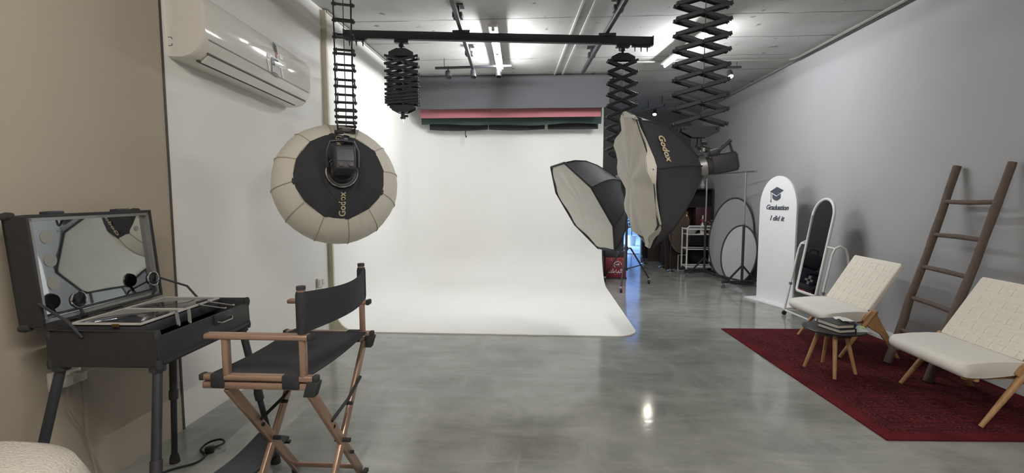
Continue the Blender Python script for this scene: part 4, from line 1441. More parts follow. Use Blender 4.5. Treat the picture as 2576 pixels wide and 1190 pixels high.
tag(ch2, 'cream webbed oak lounge chair nearest the camera, cut by the right edge', 'chair', 'pair of lounge chairs on the rug')

# side table with splayed oak legs
def side_table():
    c = Vector((2.46, 4.24, 0.008))
    t = thing('side_table', 'small round black side table with four oak legs', 'table', tuple(c))
    zt = 0.37
    MB().lathe([(0.0, zt - 0.018), (0.2, zt - 0.018), (0.228, zt - 0.01), (0.232, zt - 0.002), (0.228, zt + 0.003), (0.0, zt + 0.003)], (c.x, c.y, 0.008), n=40).build('table_top', M('black_tabletop', (36, 37, 41), 0.4), t)
    MB().cyl((c.x, c.y, zt - 0.045), (c.x, c.y, zt - 0.008), 0.13, n=24).build('leg_plate', black_plastic, t)
    for fx, fy in ((2.285, 4.33), (2.505, 4.455), (2.372, 4.035), (2.612, 4.16)):
        f = Vector((fx, fy, 0.008))
        tp = c.lerp(f, 0.50)
        tp.z = zt - 0.015
        MB().cyl(tp, f, 0.019, 0.013, n=14).build('leg', oak, t)
side_table()
ZT = 0.381
def book(label, c, rz, size, z, rgb):
    t = thing('book', label, 'book', (c[0], c[1], z), rz, 'books on the side table')
    sx, sy, h = size
    Mx = MW[t.name]
    R = rotm('Z', rz)
    P = lambda x, y, zz: Mx @ Vector((x, y, zz))
    cm = M('book_cover_%d' % rgb[0], rgb, 0.4, var=0.15, scale=20)
    MB().box(P(0, 0, 0.003), (sx, sy, 0.006), R).build('cover_board', cm, t, bevel=0.001, seg=1)
    MB().box(P(0, 0, h - 0.003), (sx, sy, 0.006), R).build('cover_board', cm, t, bevel=0.001, seg=1)
    MB().box(P(sx / 2 - 0.004, 0, h / 2), (0.008, sy, h), R).build('spine', cm, t, bevel=0.002)
    MB().box(P(-0.004, 0, h / 2), (sx - 0.014, sy - 0.014, h - 0.011), R).build('page_block', M('book_pages', (190, 184, 172), 0.9, var=0.1, scale=120, stretch=(0.2, 0.2, 8)), t)
    return t
b1 = book('lower thick dark hardback book lying on the small black table', (2.45, 4.18), 0.25, (0.16, 0.23, 0.034), ZT, (44, 44, 48))
b2 = book('upper thick dark hardback book lying on top of the other', (2.445, 4.185), 0.20, (0.16, 0.225, 0.036), ZT + 0.0345, (40, 41, 45))
# pack of wipes: crinkled plastic wrapper spilling a white tissue
def wipes():
    c = Vector((2.60, 4.17, ZT))
    t = thing('wipes_packet', 'crumpled plastic packet with blue and green print on the table edge', 'packet', tuple(c))
    foil = M('clear_wrapper', (196, 204, 204), 0.25, var=0.15, scale=30)
    def fn(u, v):
        x = -0.07 + 0.14 * u
        y = -0.065 + 0.13 * v
        h = 0.034 * (math.sin(PI * u) ** 0.5) * (math.sin(PI * v) ** 0.5)
        return c + Vector((x, y, h * (1 + 0.25 * math.sin(u * 19 + v * 11)) + 0.001 + 0.004 * abs(math.sin(u * 31) * math.sin(v * 27))))
    MB().grid(fn, 18, 18).build('wrapper', foil, t, smooth=25)
    for (dx, dy, w_, h_, rgb, a) in ((0.0, 0.0, 0.06, 0.022, (58, 84, 170), 0.5), (0.03, -0.03, 0.055, 0.03, (164, 200, 130), 0.3), (0.01, 0.01, 0.03, 0.012, (230, 232, 240), 0.5)):
        k = M('wipes_print_%d' % rgb[0], rgb, 0.4)
        def g(u, v, dx=dx, dy=dy, w_=w_, h_=h_, a=a):
            uu, vv_ = (u - 0.5) * w_, (v - 0.5) * h_
            x = dx + uu * math.cos(a) - vv_ * math.sin(a)
            y = dy + uu * math.sin(a) + vv_ * math.cos(a)
            q = fn((x + 0.07) / 0.14, (y + 0.065) / 0.13)
            return q + Vector((0, 0, 0.004))
        MB().grid(g, 8, 5).build('printed_patch', k, t)
    s = MB()
    def sheet(u, v):
        x = -0.14 + 0.13 * u
        y = -0.05 + 0.14 * v
        z = ZT + 0.082 + 0.012 * math.sin(u * 8 + v * 3) * math.sin(v * 6) if u < 0.75 else ZT + 0.08 - (u - 0.75) * 0.13
        return Vector((c.x + x - 0.0, c.y + y + 0.0, z + 0.006))
    s.grid(sheet, 16, 12)
    o = s.build('paper_tissue', M('tissue', (222, 221, 216), 0.95), None, origin=(c.x - 0.08, c.y, ZT + 0.08), solid=0.0015, smooth=60)
    tag(o, 'crumpled white tissue lying over the upper book', 'tissue')
wipes()

# ladder leaning on the wall
def ladder():
    t = thing('wooden_ladder', 'rustic grey-brown wooden ladder leaning against the right wall', 'ladder', (3.08, 4.28, 0))
    def rail(a, b, seed):
        random.seed(seed)
        a, b = Vector(a), Vector(b)
        pts = [a.lerp(b, k / 9) + Vector((random.uniform(-0.006, 0.006), random.uniform(-0.006, 0.006), 0)) for k in range(10)]
        rr = [0.033 + random.uniform(-0.002, 0.002) - 0.004 * k / 9 for k in range(10)]
        MB().tube(pts, rr, n=12).build('rail', weathered, t)
        return a, b
    l0, l1 = rail((3.08, 4.475, 0.01), (3.555, 4.49, 1.745), 3)
    r0, r1 = rail((3.08, 4.02, 0.01), (3.555, 3.985, 1.745), 5)
    for k, (za, zb) in enumerate(((1.44, 1.445), (1.155, 1.15), (0.875, 0.86), (0.60, 0.575), (0.315, 0.30))):
        a = l0.lerp(l1, (za - 0.01) / 1.735)
        b = r0.lerp(r1, (zb - 0.01) / 1.735)
        e = (b - a).normalized() * 0.012
        mid = (a + b) / 2 + Vector((0, 0, (-0.006, 0.006, 0.004, 0.008, 0)[k]))
        MB().tube([a - e, mid, b + e], [0.018, 0.0205, 0.018], n=10).build('rung', weathered, t)
ladder()

# white arched board
def arch_poly(w_, h_, n=20):
    r = w_ / 2
    pts = [(-r, 0), (r, 0)]
    for i in range(n + 1):
        a = PI * i / n
        pts.append((r * math.cos(a), h_ - r * 1.25 + r * 1.25 * math.sin(a)))
    return pts
def grad_board():
    a, b = Vector((3.12, 7.30, 0)), Vector((3.31, 6.65, 0))
    c = (a + b) / 2
    ex = (b - a).normalized()          # to the right as seen
    w_ = (b - a).length
    n = Vector((0, 0, 1)).cross(ex)
    n = -n if n.x > 0 else n           # faces the room
    t = thing('arched_sign_board', 'tall white arched board reading Graduation I did it', 'sign board', tuple(c))
    ez = ex.cross(Vector((0, 0, 1)))   # prism direction
    sgn = 1 if ez.dot(n) > 0 else -1
    wb = M('board_white', (222, 222, 224), 0.5, var=0.01)
    MB().prism(arch_poly(w_, 1.745), c + Vector((0, 0, 0.012)) - (n * 0.028 if sgn > 0 else Vector()), ex, (0, 0, 1), 0.028).build('board', wb, t, bevel=0.002, seg=1, smooth=30)
    R = Matrix((ex, n, ex.cross(n))).transposed()
    MB().box(c + n * 0.05 + Vector((0, 0, 0.011)), (w_ + 0.1, 0.22, 0.022), R).build('base_plank', wb, t, bevel=0.003)
    ink = M('board_lettering', (62, 68, 82), 0.6)
    f = c + n * 0.0015
    def quad(pts, name='cap_emblem'):
        MB().prism(pts, f + (n * 0.0 if sgn > 0 else n * 0.003), ex, (0, 0, 1), 0.003).build(name, ink, t, smooth=0)
    k = w_ / 0.094 / 1000.0 * 1.0
    # mortar board emblem: diamond, cap below it, tassel
    cx, cz = -0.02, 1.545
    quad([(cx - 0.125, cz), (cx, cz - 0.055), (cx + 0.125, cz + 0.015), (cx, cz + 0.062)])
    cap = [(cx - 0.078, cz - 0.035), (cx - 0.005, cz - 0.07), (cx + 0.072, cz - 0.03), (cx + 0.072, cz - 0.09)]
    for i in range(1, 8):
        u = i / 8
        cap.append((cx + 0.072 - 0.15 * u, cz - 0.09 - 0.035 * math.sin(PI * u)))
    cap.append((cx - 0.078, cz - 0.09))
    quad(cap)
    quad([(cx - 0.112, cz - 0.005), (cx - 0.104, cz - 0.008), (cx - 0.100, cz - 0.10), (cx - 0.106, cz - 0.10)], 'tassel')
    quad([(cx - 0.106, cz - 0.10), (cx - 0.100, cz - 0.10), (cx - 0.092, cz - 0.15), (cx - 0.114, cz - 0.15)], 'tassel')
    for body, size, z, dx, sp in (('Graduation', 0.094, 1.325, -0.005, 0.96), ('I did it', 0.098, 1.175, 0.0, 1.0)):
        m = place(f + ex * dx + Vector((0, 0, z)) + n * 0.002, ex if sgn > 0 else ex, (0, 0, 1))
        text_mb(body, size, m, 0.0015, 0.32, 0.0016, sp).build('lettering', ink, t, smooth=0)
    # joined-up strokes of the script along the base line
    quad([(-0.15, 1.292), (0.165, 1.296), (0.165, 1.303), (-0.15, 1.299)], 'script_stroke')
grad_board()

# arched mirror on a white tube stand
def arch_mirror():
    t = thing('standing_mirror', 'white-framed arched mirror on a tube stand beside the white board', 'mirror', (3.15, 5.95, 0))
    bl, br = Vector((3.105, 6.15, 0.34)), Vector((3.12, 5.75, 0.34))
    ex = (br - bl).normalized()
    top = Vector((3.30, 5.96, 1.45))
    c = (bl + br) / 2
    up = top - c
    up = (up - ex * up.dot(ex))
    h = up.length
    up.normalize()
    w_ = (br - bl).length
    r = w_ / 2
    outline = [(-r, 0.02), (-r + 0.02, 0), (r - 0.02, 0), (r, 0.02)]
    n_arc = 18
    for i in range(n_arc + 1):
        a = PI * i / n_arc
        outline.append((r * math.cos(a), h - r + r * math.sin(a)))
    pts = [c + ex * u + up * v for u, v in outline]
    MB().tube(pts, 0.017, n=10, closed=True).build('frame', white_metal, t)
    nn = ex.cross(up)
    MB().prism([(u * 0.97, v * 0.985 + 0.008) for u, v in outline], c - nn * 0.003, ex, up, 0.006).build('mirror_glass', M('mirror_glass', (214, 218, 218), 0.02, 1.0, var=0.0), t, smooth=0)
    MB().prism([(u * 0.97, v * 0.985 + 0.008) for u, v in outline], c + (nn * 0.008 if nn.x > 0 else -nn * 0.012), ex, up, 0.004).build('back_plate', black_plastic, t, smooth=0)
    # side loops of the stand
    for y, dx in ((6.27, 0.0), (5.64, 0.045)):
        ps = [Vector((3.03 + dx, y, 0.05)), Vector((3.17 + dx, y, 0.84)), Vector((3.20 + dx, y, 0.905)), Vector((3.25 + dx, y, 0.93)), Vector((3.31 + dx, y, 0.90)), Vector((3.335 + dx, y, 0.83)), Vector((3.45 + dx, y, 0.05))]
        MB().tube(ps, 0.012, n=10).build('stand_loop', white_metal, t)
        MB().cyl((3.03 + dx, y, 0.06), (3.45 + dx, y, 0.06), 0.011, n=10).build('base_bar', white_metal, t)
        MB().cyl((3.20 + dx, y, 0.90), c + ex * (r if y < 6 else -r) + up * 0.58, 0.01, n=8).build('pivot', white_metal, t)
        MB().box((3.09 + dx, y - 0.004, 0.40), (0.03, 0.03, 0.03)).build('stand_clip', M('grey_clip', (120, 120, 122), 0.6), t)
        for x in (3.03 + dx, 3.45 + dx):
            w1 = MB().cyl((x, y - 0.012, 0.026), (x, y + 0.012, 0.026), 0.026, n=16).build('castor', rubber, t)
            MB().box((x, y, 0.05), (0.02, 0.03, 0.02)).build('castor_fork', black_plastic, w1)
    MB().cyl((3.04, 6.27, 0.06), (3.08, 5.64, 0.06), 0.011, n=10).build('front_bar', white_metal, t)
    MB().cyl((3.45, 6.27, 0.06), (3.49, 5.64, 0.06), 0.011, n=10).build('rear_bar', white_metal, t)
arch_mirror()

# clothes rail
def clothes_rail():
    pf, pr = Vector((3.235, 8.12, 0)), Vector((2.955, 9.12, 0))
    t = thing('clothes_rail', 'black and grey rolling clothes rail behind the arched board', 'clothes rail', tuple((pf + pr) / 2))
    d = (pr - pf).normalized()
    s = Vector((d.y, -d.x, 0))
    zt = 1.865
    grey = M('rail_grey', (150, 150, 152), 0.4, 0.5)
    MB().cyl(pf - d * 0.22 + Vector((0, 0, zt)), pr + d * 0.06 + Vector((0, 0, zt)), 0.013, n=10).build('hanging_bar', M('rail_dark_grey', (104, 104, 106), 0.4, 0.5), t)
    MB().cyl(pf - d * 0.22 + Vector((0, 0, zt)), pf - d * 0.25 + Vector((0, 0, zt)), 0.019, n=10).build('bar_end', grey, t)
    for p in (pf, pr):
        MB().cyl(p + Vector((0, 0, 0.1)), p + Vector((0, 0, 1.02)), 0.021, n=12).build('lower_post', black_metal, t)
        MB().cyl(p + Vector((0, 0, 1.0)), p + Vector((0, 0, zt)), 0.014, n=12).build('upper_post', grey, t)
        MB().bar(p - s * 0.36 + Vector((0, 0, 0.1)), p + s * 0.30 + Vector((0, 0, 0.1)), 0.035, 0.03).build('foot_bar', black_metal, t, bevel=0.004)
        for q in (-0.27, 0.24):
            MB().bar(p + s * q + Vector((0, 0, 0.11)), p + Vector((0, 0, 0.36)), 0.02, 0.026).build('foot_brace', black_metal, t)
        for q in (-0.34, 0.28):
            c = p + s * q
            wl = MB().cyl(c + Vector((0, 0, 0.036)) - d * 0.012, c + Vector((0, 0, 0.036)) + d * 0.012, 0.036, n=18).build('castor', M('grey_rubber', (110, 110, 110), 0.6), t)
            MB().box(c + Vector((0, 0, 0.07)), (0.035, 0.035, 0.03)).build('castor_fork', steel, wl)
    MB().bar(pf + Vector((0, 0, 0.1)), pr + Vector((0, 0, 0.1)), 0.03, 0.026).build('base_bar', black_metal, t)
clothes_rail()

# collapsible reflectors leaning behind the rail
def reflector(label, c, R, n, rgb, sq=1.0):
    c, n = Vector(c), Vector(n).normalized()
    t = thing('collapsible_reflector', label, 'reflector', (c.x, c.y, 0), 0, 'collapsible reflectors behind the clothes rail')
    x, y, _ = frame(n)
    pts = [c + x * (math.cos(a) * R) + y * (math.sin(a) * R * sq) for a in [2 * PI * i / 56 for i in range(56)]]
    MB().tube(pts, 0.014, n=8, closed=True).build('rim', black_cloth, t)
    vv = [c] + pts
    MB().add(vv, [(0, 1 + i, 1 + (i + 1) % 56) for i in range(56)]).build('fabric', M('reflector_%d' % rgb[0], rgb, 0.7, var=0.03), t, solid=0.003)
reflector('smaller pale collapsible reflector with thin dark rim, in front', (3.30, 8.46, 0.50), 0.33, (-0.82, -0.55, 0.16), (170, 172, 174), 1.48)
reflector('larger grey collapsible reflector with thick black rim, behind', (3.33, 8.92, 0.73), 0.46, (-0.85, -0.50, 0.13), (142, 142, 145), 1.56)

# white tube trolley
def trolley():
    c = Vector((3.03, 9.72, 0))
    t = thing('tube_trolley', 'white tube trolley with two shelves and black wheels', 'trolley', tuple(c))
    hx, hy = 0.27, 0.17
    for sx in (-1, 1):
        for sy in (-1, 1):
            MB().cyl((c.x + sx * hx, c.y + sy * hy, 0.07), (c.x + sx * hx, c.y + sy * hy, 0.86), 0.015, n=10).build('upright', white_metal, t)
            wl = MB().cyl((c.x + sx * hx, c.y + sy * hy - 0.012, 0.04), (c.x + sx * hx, c.y + sy * hy + 0.012, 0.04), 0.04, n=16).build('castor', rubber, t)
            MB().box((c.x + sx * hx, c.y + sy * hy, 0.075), (0.03, 0.035, 0.02)).build('castor_fork', steel, wl)
    for z in (0.84, 0.46, 0.12):
        for sy in (-1, 1):
            MB().cyl((c.x - hx, c.y + sy * hy, z), (c.x + hx, c.y + sy * hy, z), 0.011, n=8).build('side_tube', white_metal, t)
        for sx in (-1, 1):
            MB().cyl((c.x + sx * hx, c.y - hy, z), (c.x + sx * hx, c.y + hy, z), 0.011, n=8).build('side_tube', white_metal, t)
    for z in (0.74, 0.10):
        MB().box((c.x, c.y, z), (hx * 2 - 0.02, hy * 2 - 0.02, 0.012)).build('shelf', white_metal, t)
    MB().tube([(c.x - hx, c.y - hy, 0.86), (c.x - hx + 0.03, c.y - hy, 0.90), (c.x + hx - 0.03, c.y - hy, 0.90), (c.x + hx, c.y - hy, 0.86)], 0.015).build('push_handle', white_metal, t)
    # wire side basket
    b = Vector((c.x - hx - 0.16, c.y - hy, 0.05))
    MB().tube([b + Vector((0, 0, 0.3)), b + Vector((0.15, 0, 0.3)), b + Vector((0.15, 0, 0.0)), b], 0.007, closed=True).build('side_hoop', white_metal, t)
    # things on the top shelf
    k = MB().lathe([(0.05, 0), (0.1, 0.07), (0.105, 0.075), (0.095, 0.075), (0.045, 0.006)], (c.x - 0.13, c.y + 0.02, 0.747), n=20).build('plastic_bowl', M('bowl_white', (198, 198, 198), 0.4), None, origin=(c.x - 0.13, c.y + 0.02, 0.747))
    tag(k, 'white plastic bowl on the top shelf of the trolley', 'bowl')
    s = thing('spray_bottle', 'white spray bottle with red nozzle on the trolley', 'bottle', (c.x + 0.03, c.y - 0.1, 0.747))
    bx = Vector((c.x + 0.03, c.y - 0.1, 0.747))
    MB().lathe([(0.04, 0), (0.042, 0.1), (0.036, 0.15), (0.016, 0.2), (0.014, 0.23), (0, 0.23)], bx, n=14).build('bottle', white_plastic, s)
    MB().box(bx + Vector((0, 0, 0.26)), (0.03, 0.045, 0.07)).build('spray_head', M('red_plastic', (150, 50, 54), 0.5), s, bevel=0.006)
    MB().cyl(bx + Vector((0, 0, 0.28)), bx + Vector((0.0, -0.01, 0.36)), 0.016, 0.012, n=10).build('nozzle', white_plastic, s)
    for i, (dx, rgb, lab) in enumerate(((0.15, (118, 84, 70), 'brown pot with dried flowers on the trolley, leftmost'), (0.27, (132, 92, 80), 'brown pot with dried flowers on the trolley, rightmost'))):
        q = thing('flower_pot', lab, 'pot', (c.x + dx - 0.03, c.y + 0.06, 0.747), 0, 'pots on the trolley')
        o = Vector((c.x + dx - 0.06, c.y + 0.06 - 0.06 * i, 0.747))
        MB().lathe([(0.03, 0), (0.045, 0.06), (0.05, 0.11), (0.046, 0.11), (0, 0.1)], o, n=14).build('pot', M('pot_%d' % i, rgb, 0.7), q)
        random.seed(20 + i)
        for j in range(9):
            e = o + Vector((random.uniform(-0.05, 0.05), random.uniform(-0.05, 0.05), 0.17 + random.uniform(0, 0.09)))
            st = MB().tube([o + Vector((0, 0, 0.1)), e], 0.003, n=5).build('stem', M('dry_stem', (80, 66, 56), 0.8), q)
            MB().lathe([(0, -0.018), (0.018, 0), (0.012, 0.015), (0, 0.02)], e, n=7).build('flower_head', M('flower_%d' % (j % 3), ((150, 100, 86), (84, 70, 66), (118, 96, 84))[j % 3], 0.85), st)
trolley()

# =================================================================== STORAGE CORNER
# kit stored behind the backdrop wall, seen in the arched mirror
def kit_bag():
    c = Vector((0.78, 9.6, 0))
    t = thing('storage_rack', 'low dark storage rack behind the backdrop wall, seen in the arched mirror', 'rack', tuple(c))
    dk = M('rack_dark', (52, 50, 54), 0.6)
    for z in (0.10, 0.36):
        MB().box(c + Vector((0, 0, z)), (0.70, 0.46, 0.025)).build('shelf', dk, t, bevel=0.003)
    for sx in (-1, 1):
        for sy in (-1, 1):
            MB().box(c + Vector((0.33 * sx, 0.21 * sy, 0.19)), (0.03, 0.03, 0.38)).build('post', dk, t)
    z0 = 0.3735
    t = thing('kit_bag', 'dark bag with a white plus mark, reflected low in the arched mirror', 'bag', (c.x, c.y, z0))
    navy = M('bag_navy', (52, 52, 66), 0.8, var=0.1)
    b = c + Vector((0, 0, z0))
    MB().box(b + Vector((0, 0, 0.21)), (0.66, 0.40, 0.42)).build('bag_body', navy, t, bevel=0.04, seg=4)
    for sz in ((0.045, 0.012, 0.17), (0.15, 0.012, 0.045)):
        MB().box(b + Vector((0.10, -0.203, 0.22)), sz).build('plus_mark', white_paint, t)
    for sy in (-1, 1):
        MB().tube([b + Vector((-0.2, 0.205 * sy, 0.30)), b + Vector((-0.1, 0.21 * sy, 0.36)), b + Vector((0.1, 0.21 * sy, 0.36)), b + Vector((0.2, 0.205 * sy, 0.30))], 0.012).build('carry_strap', black_cloth, t)
    z1 = z0 + 0.421
    t = thing('duffel_bag', 'black duffel bag lying on the bag with the plus mark', 'bag', (c.x, c.y, z1))
    b = c + Vector((0.10, 0.06, z1))
    MB().box(b + Vector((0, 0, 0.16)), (0.42, 0.3, 0.32)).build('bag_body', black_cloth, t, bevel=0.08, seg=4)
    MB().tube([b + Vector((-0.1, -0.1, 0.29)), b + Vector((-0.06, -0.1, 0.38)), b + Vector((0.06, -0.1, 0.38)), b + Vector((0.1, -0.1, 0.29))], 0.012).build('handle', black_cloth, t)
    q = c + Vector((-0.25, -0.09, z1))
    p = thing('round_cushion', 'pale pink round cushion beside the duffel bag, reflected in the mirror', 'cushion', tuple(q))
    MB().lathe([(0.0, 0.0), (0.06, 0.0), (0.11, 0.05), (0.13, 0.13), (0.11, 0.21), (0.06, 0.255), (0, 0.26)], q, n=28).build('cushion', M('cushion_pink', (206, 180, 176), 0.9), p, smooth=60)
    MB().lathe([(0, -0.01), (0.02, 0), (0, 0.01)], q + Vector((0, 0, 0.262)), n=12).build('button', M('cushion_button', (170, 140, 138), 0.8), p)
kit_bag()
def roller_stand():
    c = Vector((1.36, 8.05, 0))
    t = thing('light_stand', 'black rolling light stand beside the white backdrop', 'light stand', tuple(c))
    MB().cyl((c.x, c.y, 0.28), (c.x, c.y, 1.0), 0.02, n=12).build('lower_column', black_metal, t)
    MB().cyl((c.x, c.y, 1.0), (c.x, c.y, 1.35), 0.015, n=12).build('upper_column', black_metal, t)
    MB().cyl((c.x, c.y, 0.95), (c.x, c.y, 1.03), 0.028, n=12).build('clamp_collar', black_metal, t)
    MB().cyl((c.x, c.y, 0.60), (c.x, c.y, 0.66), 0.032, n=12).build('leg_collar', black_metal, t)
    MB().cyl((c.x, c.y, 0.27), (c.x, c.y, 0.31), 0.03, n=12).build('brace_collar', black_metal, t)
    MB().cyl((c.x, c.y, 0.98), (c.x + 0.06, c.y - 0.02, 0.98), 0.01, 0.014, n=8).build('locking_knob', black_plastic, t)
    for f in ((1.21, 7.56), (1.80, 8.36), (0.98 + 0.10, 8.52)):
        F_ = Vector((f[0], f[1], 0.09))
        h = Vector((c.x, c.y, 0.63))
        e = (Vector((f[0], f[1], 0)) - c)
        k = h + Vector((e.x * 0.18, e.y * 0.18, 0.0))
        lg = MB().tube([h, k, k + (F_ - k) * 1.0], 0.013, n=8).build('leg', black_metal, t)
        m = k.lerp(F_, 0.55)
        MB().tube([m, Vector((c.x, c.y, 0.29))], 0.009, n=8).build('brace', black_metal, t)
        wl = MB().cyl((f[0] - 0.014, f[1], 0.036), (f[0] + 0.014, f[1], 0.036), 0.036, n=16).build('castor', rubber, lg)
        MB().box((f[0], f[1], 0.08), (0.04, 0.045, 0.03)).build('castor_fork', chrome, lg, bevel=0.005)
roller_stand()

# red sign with white Arabic greeting
def red_sign():
    c = Vector((1.31, 8.78, 0.02))
    t = thing('greeting_box', 'dark red box with white Arabic calligraphy on the floor', 'box', tuple(c))
    red = M('sign_red', (134, 42, 56), 0.6)
    MB().box((c.x, c.y + 0.12, 0.205), (0.37, 0.2, 0.37)).build('box_body', red, t, bevel=0.004)
    MB().box((c.x, c.y + 0.12, 0.012), (0.39, 0.21, 0.024)).build('plinth', black_plastic, t)
    MB().box((c.x, c.y + 0.13, 0.44), (0.39, 0.21, 0.09)).build('lid', black_plastic, t, bevel=0.004)
    wh = M('sign_white', (216, 204, 204), 0.6)
    y = c.y + 0.017
    def stroke(pts, r=0.008):
        ps = smoothpath([Vector((c.x + a, y, 0.205 + b)) for a, b in pts], 5)
        MB().tube(ps, r, n=6).build('calligraphy', wh, t)
    # upper word
    stroke([(0.10, 0.05), (0.085, 0.085), (0.05, 0.105), (0.0, 0.10), (-0.03, 0.07), (-0.028, 0.03), (-0.01, 0.01)])
    stroke([(-0.06, 0.045), (-0.04, 0.065), (-0.015, 0.05), (0.03, 0.055), (0.05, 0.07), (0.055, 0.05)])
    stroke([(0.02, 0.03), (0.045, 0.04), (0.055, 0.025)], 0.006)
    # lower word
    stroke([(0.115, -0.055), (0.10, -0.03), (0.085, -0.05), (0.11, -0.085), (0.06, -0.085), (0.05, -0.06), (0.04, -0.09), (0.01, -0.09)])
    stroke([(0.005, -0.03), (0.008, -0.09)], 0.007)
    stroke([(-0.02, -0.055), (-0.03, -0.09), (-0.05, -0.085)], 0.008)
    stroke([(-0.05, -0.02), (-0.058, -0.085), (-0.10, -0.09), (-0.135, -0.075), (-0.12, -0.05)])
    stroke([(-0.09, -0.05), (-0.07, -0.06), (-0.085, -0.07)], 0.005)
    for a, b in ((0.03, -0.115), (-0.01, -0.12), (0.07, -0.11)):
        MB().lathe([(0, -0.006), (0.007, 0), (0, 0.006)], (c.x + a, y, 0.205 + b), (0, 1, 0), n=8).build('dot', wh, t)
    for i in range(9):
        a = -0.155 + 0.0385 * i
        MB().cyl((c.x + a, y, 0.385 - 0.012 * (i % 2)), (c.x + a, y, 0.365 - 0.02 * (i % 3)), 0.006, n=6).build('hanging_ornament', M('sign_gold', (196, 160, 120), 0.5), t)
red_sign()

# dark curtain at the opening, and props against it
def curtain(x0, x1, y, label, rgb, z1=2.6, name='curtain', z0=0.01):
    def fn(u, v):
        return (x0 + (x1 - x0) * u, y + 0.035 * math.sin(u * (x1 - x0) * 42) + 0.015 * math.sin(u * 17), z0 + (z1 - z0) * v)
    o = MB().grid(fn, 60, 4).build(name, M('curtain_%d_%d' % (rgb[0], rgb[2]), rgb, 0.9), None, origin=((x0 + x1) / 2, y, z0), solid=0.006, smooth=60)
    tag(o, label, 'curtain')
    t_ = MB().cyl((x0 - 0.03, y, z1 + 0.015), (x1 + 0.03, y, z1 + 0.015), 0.014, n=10).build('curtain_rod', black_metal, o)
curtain(2.36, 3.15, 11.7, 'black curtain hanging at the back of the storage corner', (36, 36, 40))

def lean_board(name, label, c, w_, h_, rgb, lean=0.12, rz=0.0, th=0.03, oval=False, cat='board'):
    ex = Vector((math.cos(rz), math.sin(rz), 0))
    ey = Vector((-math.sin(rz) * math.sin(lean), math.cos(rz) * math.sin(lean), math.cos(lean)))
    t = thing(name, label, cat, tuple(c), 0)
    if oval:
        poly = [(w_ / 2 * math.cos(2 * PI * i / 36), h_ / 2 + h_ / 2 * math.sin(2 * PI * i / 36)) for i in range(36)]
    else:
        poly = [(-w_ / 2, 0), (w_ / 2, 0), (w_ / 2, h_), (-w_ / 2, h_)]
    m = M('board_%d_%d_%d' % rgb, rgb, 0.5, var=0.12, scale=10, stretch=(6, 6, 0.6))
    MB().prism(poly, c, ex, ey, th).build('panel', m, t, bevel=0.003, seg=1, smooth=30)
    ez = ex.cross(ey)
    inner = [(a * 0.9, (b - h_ / 2) * 0.93 + h_ / 2) for a, b in poly]
    MB().prism(inner, Vector(c) + ez * th, ex, ey, 0.004).build('inlay', M('board_inlay_%d' % rgb[0], tuple(int(v * 0.9) for v in rgb), 0.55), t, smooth=30)
    return t
lean_board('leaning_board', 'dark brown wooden panel leaning in the storage corner', (2.58, 11.3, 0.005), 0.36, 0.9, (74, 58, 50), 0.15)
lean_board('oval_board', 'brown oval wooden panel leaning beside the black box', (2.74, 9.95, 0.34), 0.5, 0.86, (104, 88, 76), 0.12, 0.35, oval=True, cat='board')
lean_board('leaning_board', 'brown wooden panel standing under the oval one', (2.72, 10.12, 0.005), 0.55, 0.62, (60, 48, 44), 0.05, 0.35)
# chrome poles with round feet
for x, y, h, lab in ((2.20, 10.75, 1.1, 'chrome pole stand, farthest from the camera'), (2.46, 10.25, 1.35, 'chrome pole stand in front of the brown panels'), (2.50, 9.72, 1.2, 'chrome pole stand nearest the trolley')):
    t = thing('pole_stand', lab, 'stand', (x, y, 0), 0, 'chrome pole stands')
    MB().lathe([(0.0, 0.0), (0.09, 0.0), (0.09, 0.012), (0.03, 0.03), (0.014, 0.05), (0, 0.05)], (x, y, 0), n=20).build('base', chrome, t)
    MB().cyl((x, y, 0.04), (x, y, h), 0.012, n=10).build('pole', black_metal, t)
    MB().lathe([(0, -0.02), (0.02, 0), (0, 0.02)], (x, y, h), n=12).build('finial', steel, t)
# black cabinet box with white curved mark
t = thing('black_box', 'tall black box with a white curved mark', 'box', (2.72, 10.75, 0))
bx = Vector((2.72, 10.75, 0))
MB().box(bx + Vector((0, 0, 0.62)), (0.30, 0.3, 1.22)).build('box_body', black_plastic, t, bevel=0.008)
for k, r in enumerate((0.075, 0.1)):
    ps = [bx + Vector((-0.08 + r * math.cos(a), -0.155, 0.98 + r * 1.5 * math.sin(a))) for a in [-1.2 + 2.4 * i / 12 for i in range(13)]]
    MB().tube(ps, 0.008, n=6).build('curved_mark', white_paint, t)
MB().box(bx + Vector((0, 0, 1.245)), (0.32, 0.32, 0.03)).build('lid', black_metal, t)
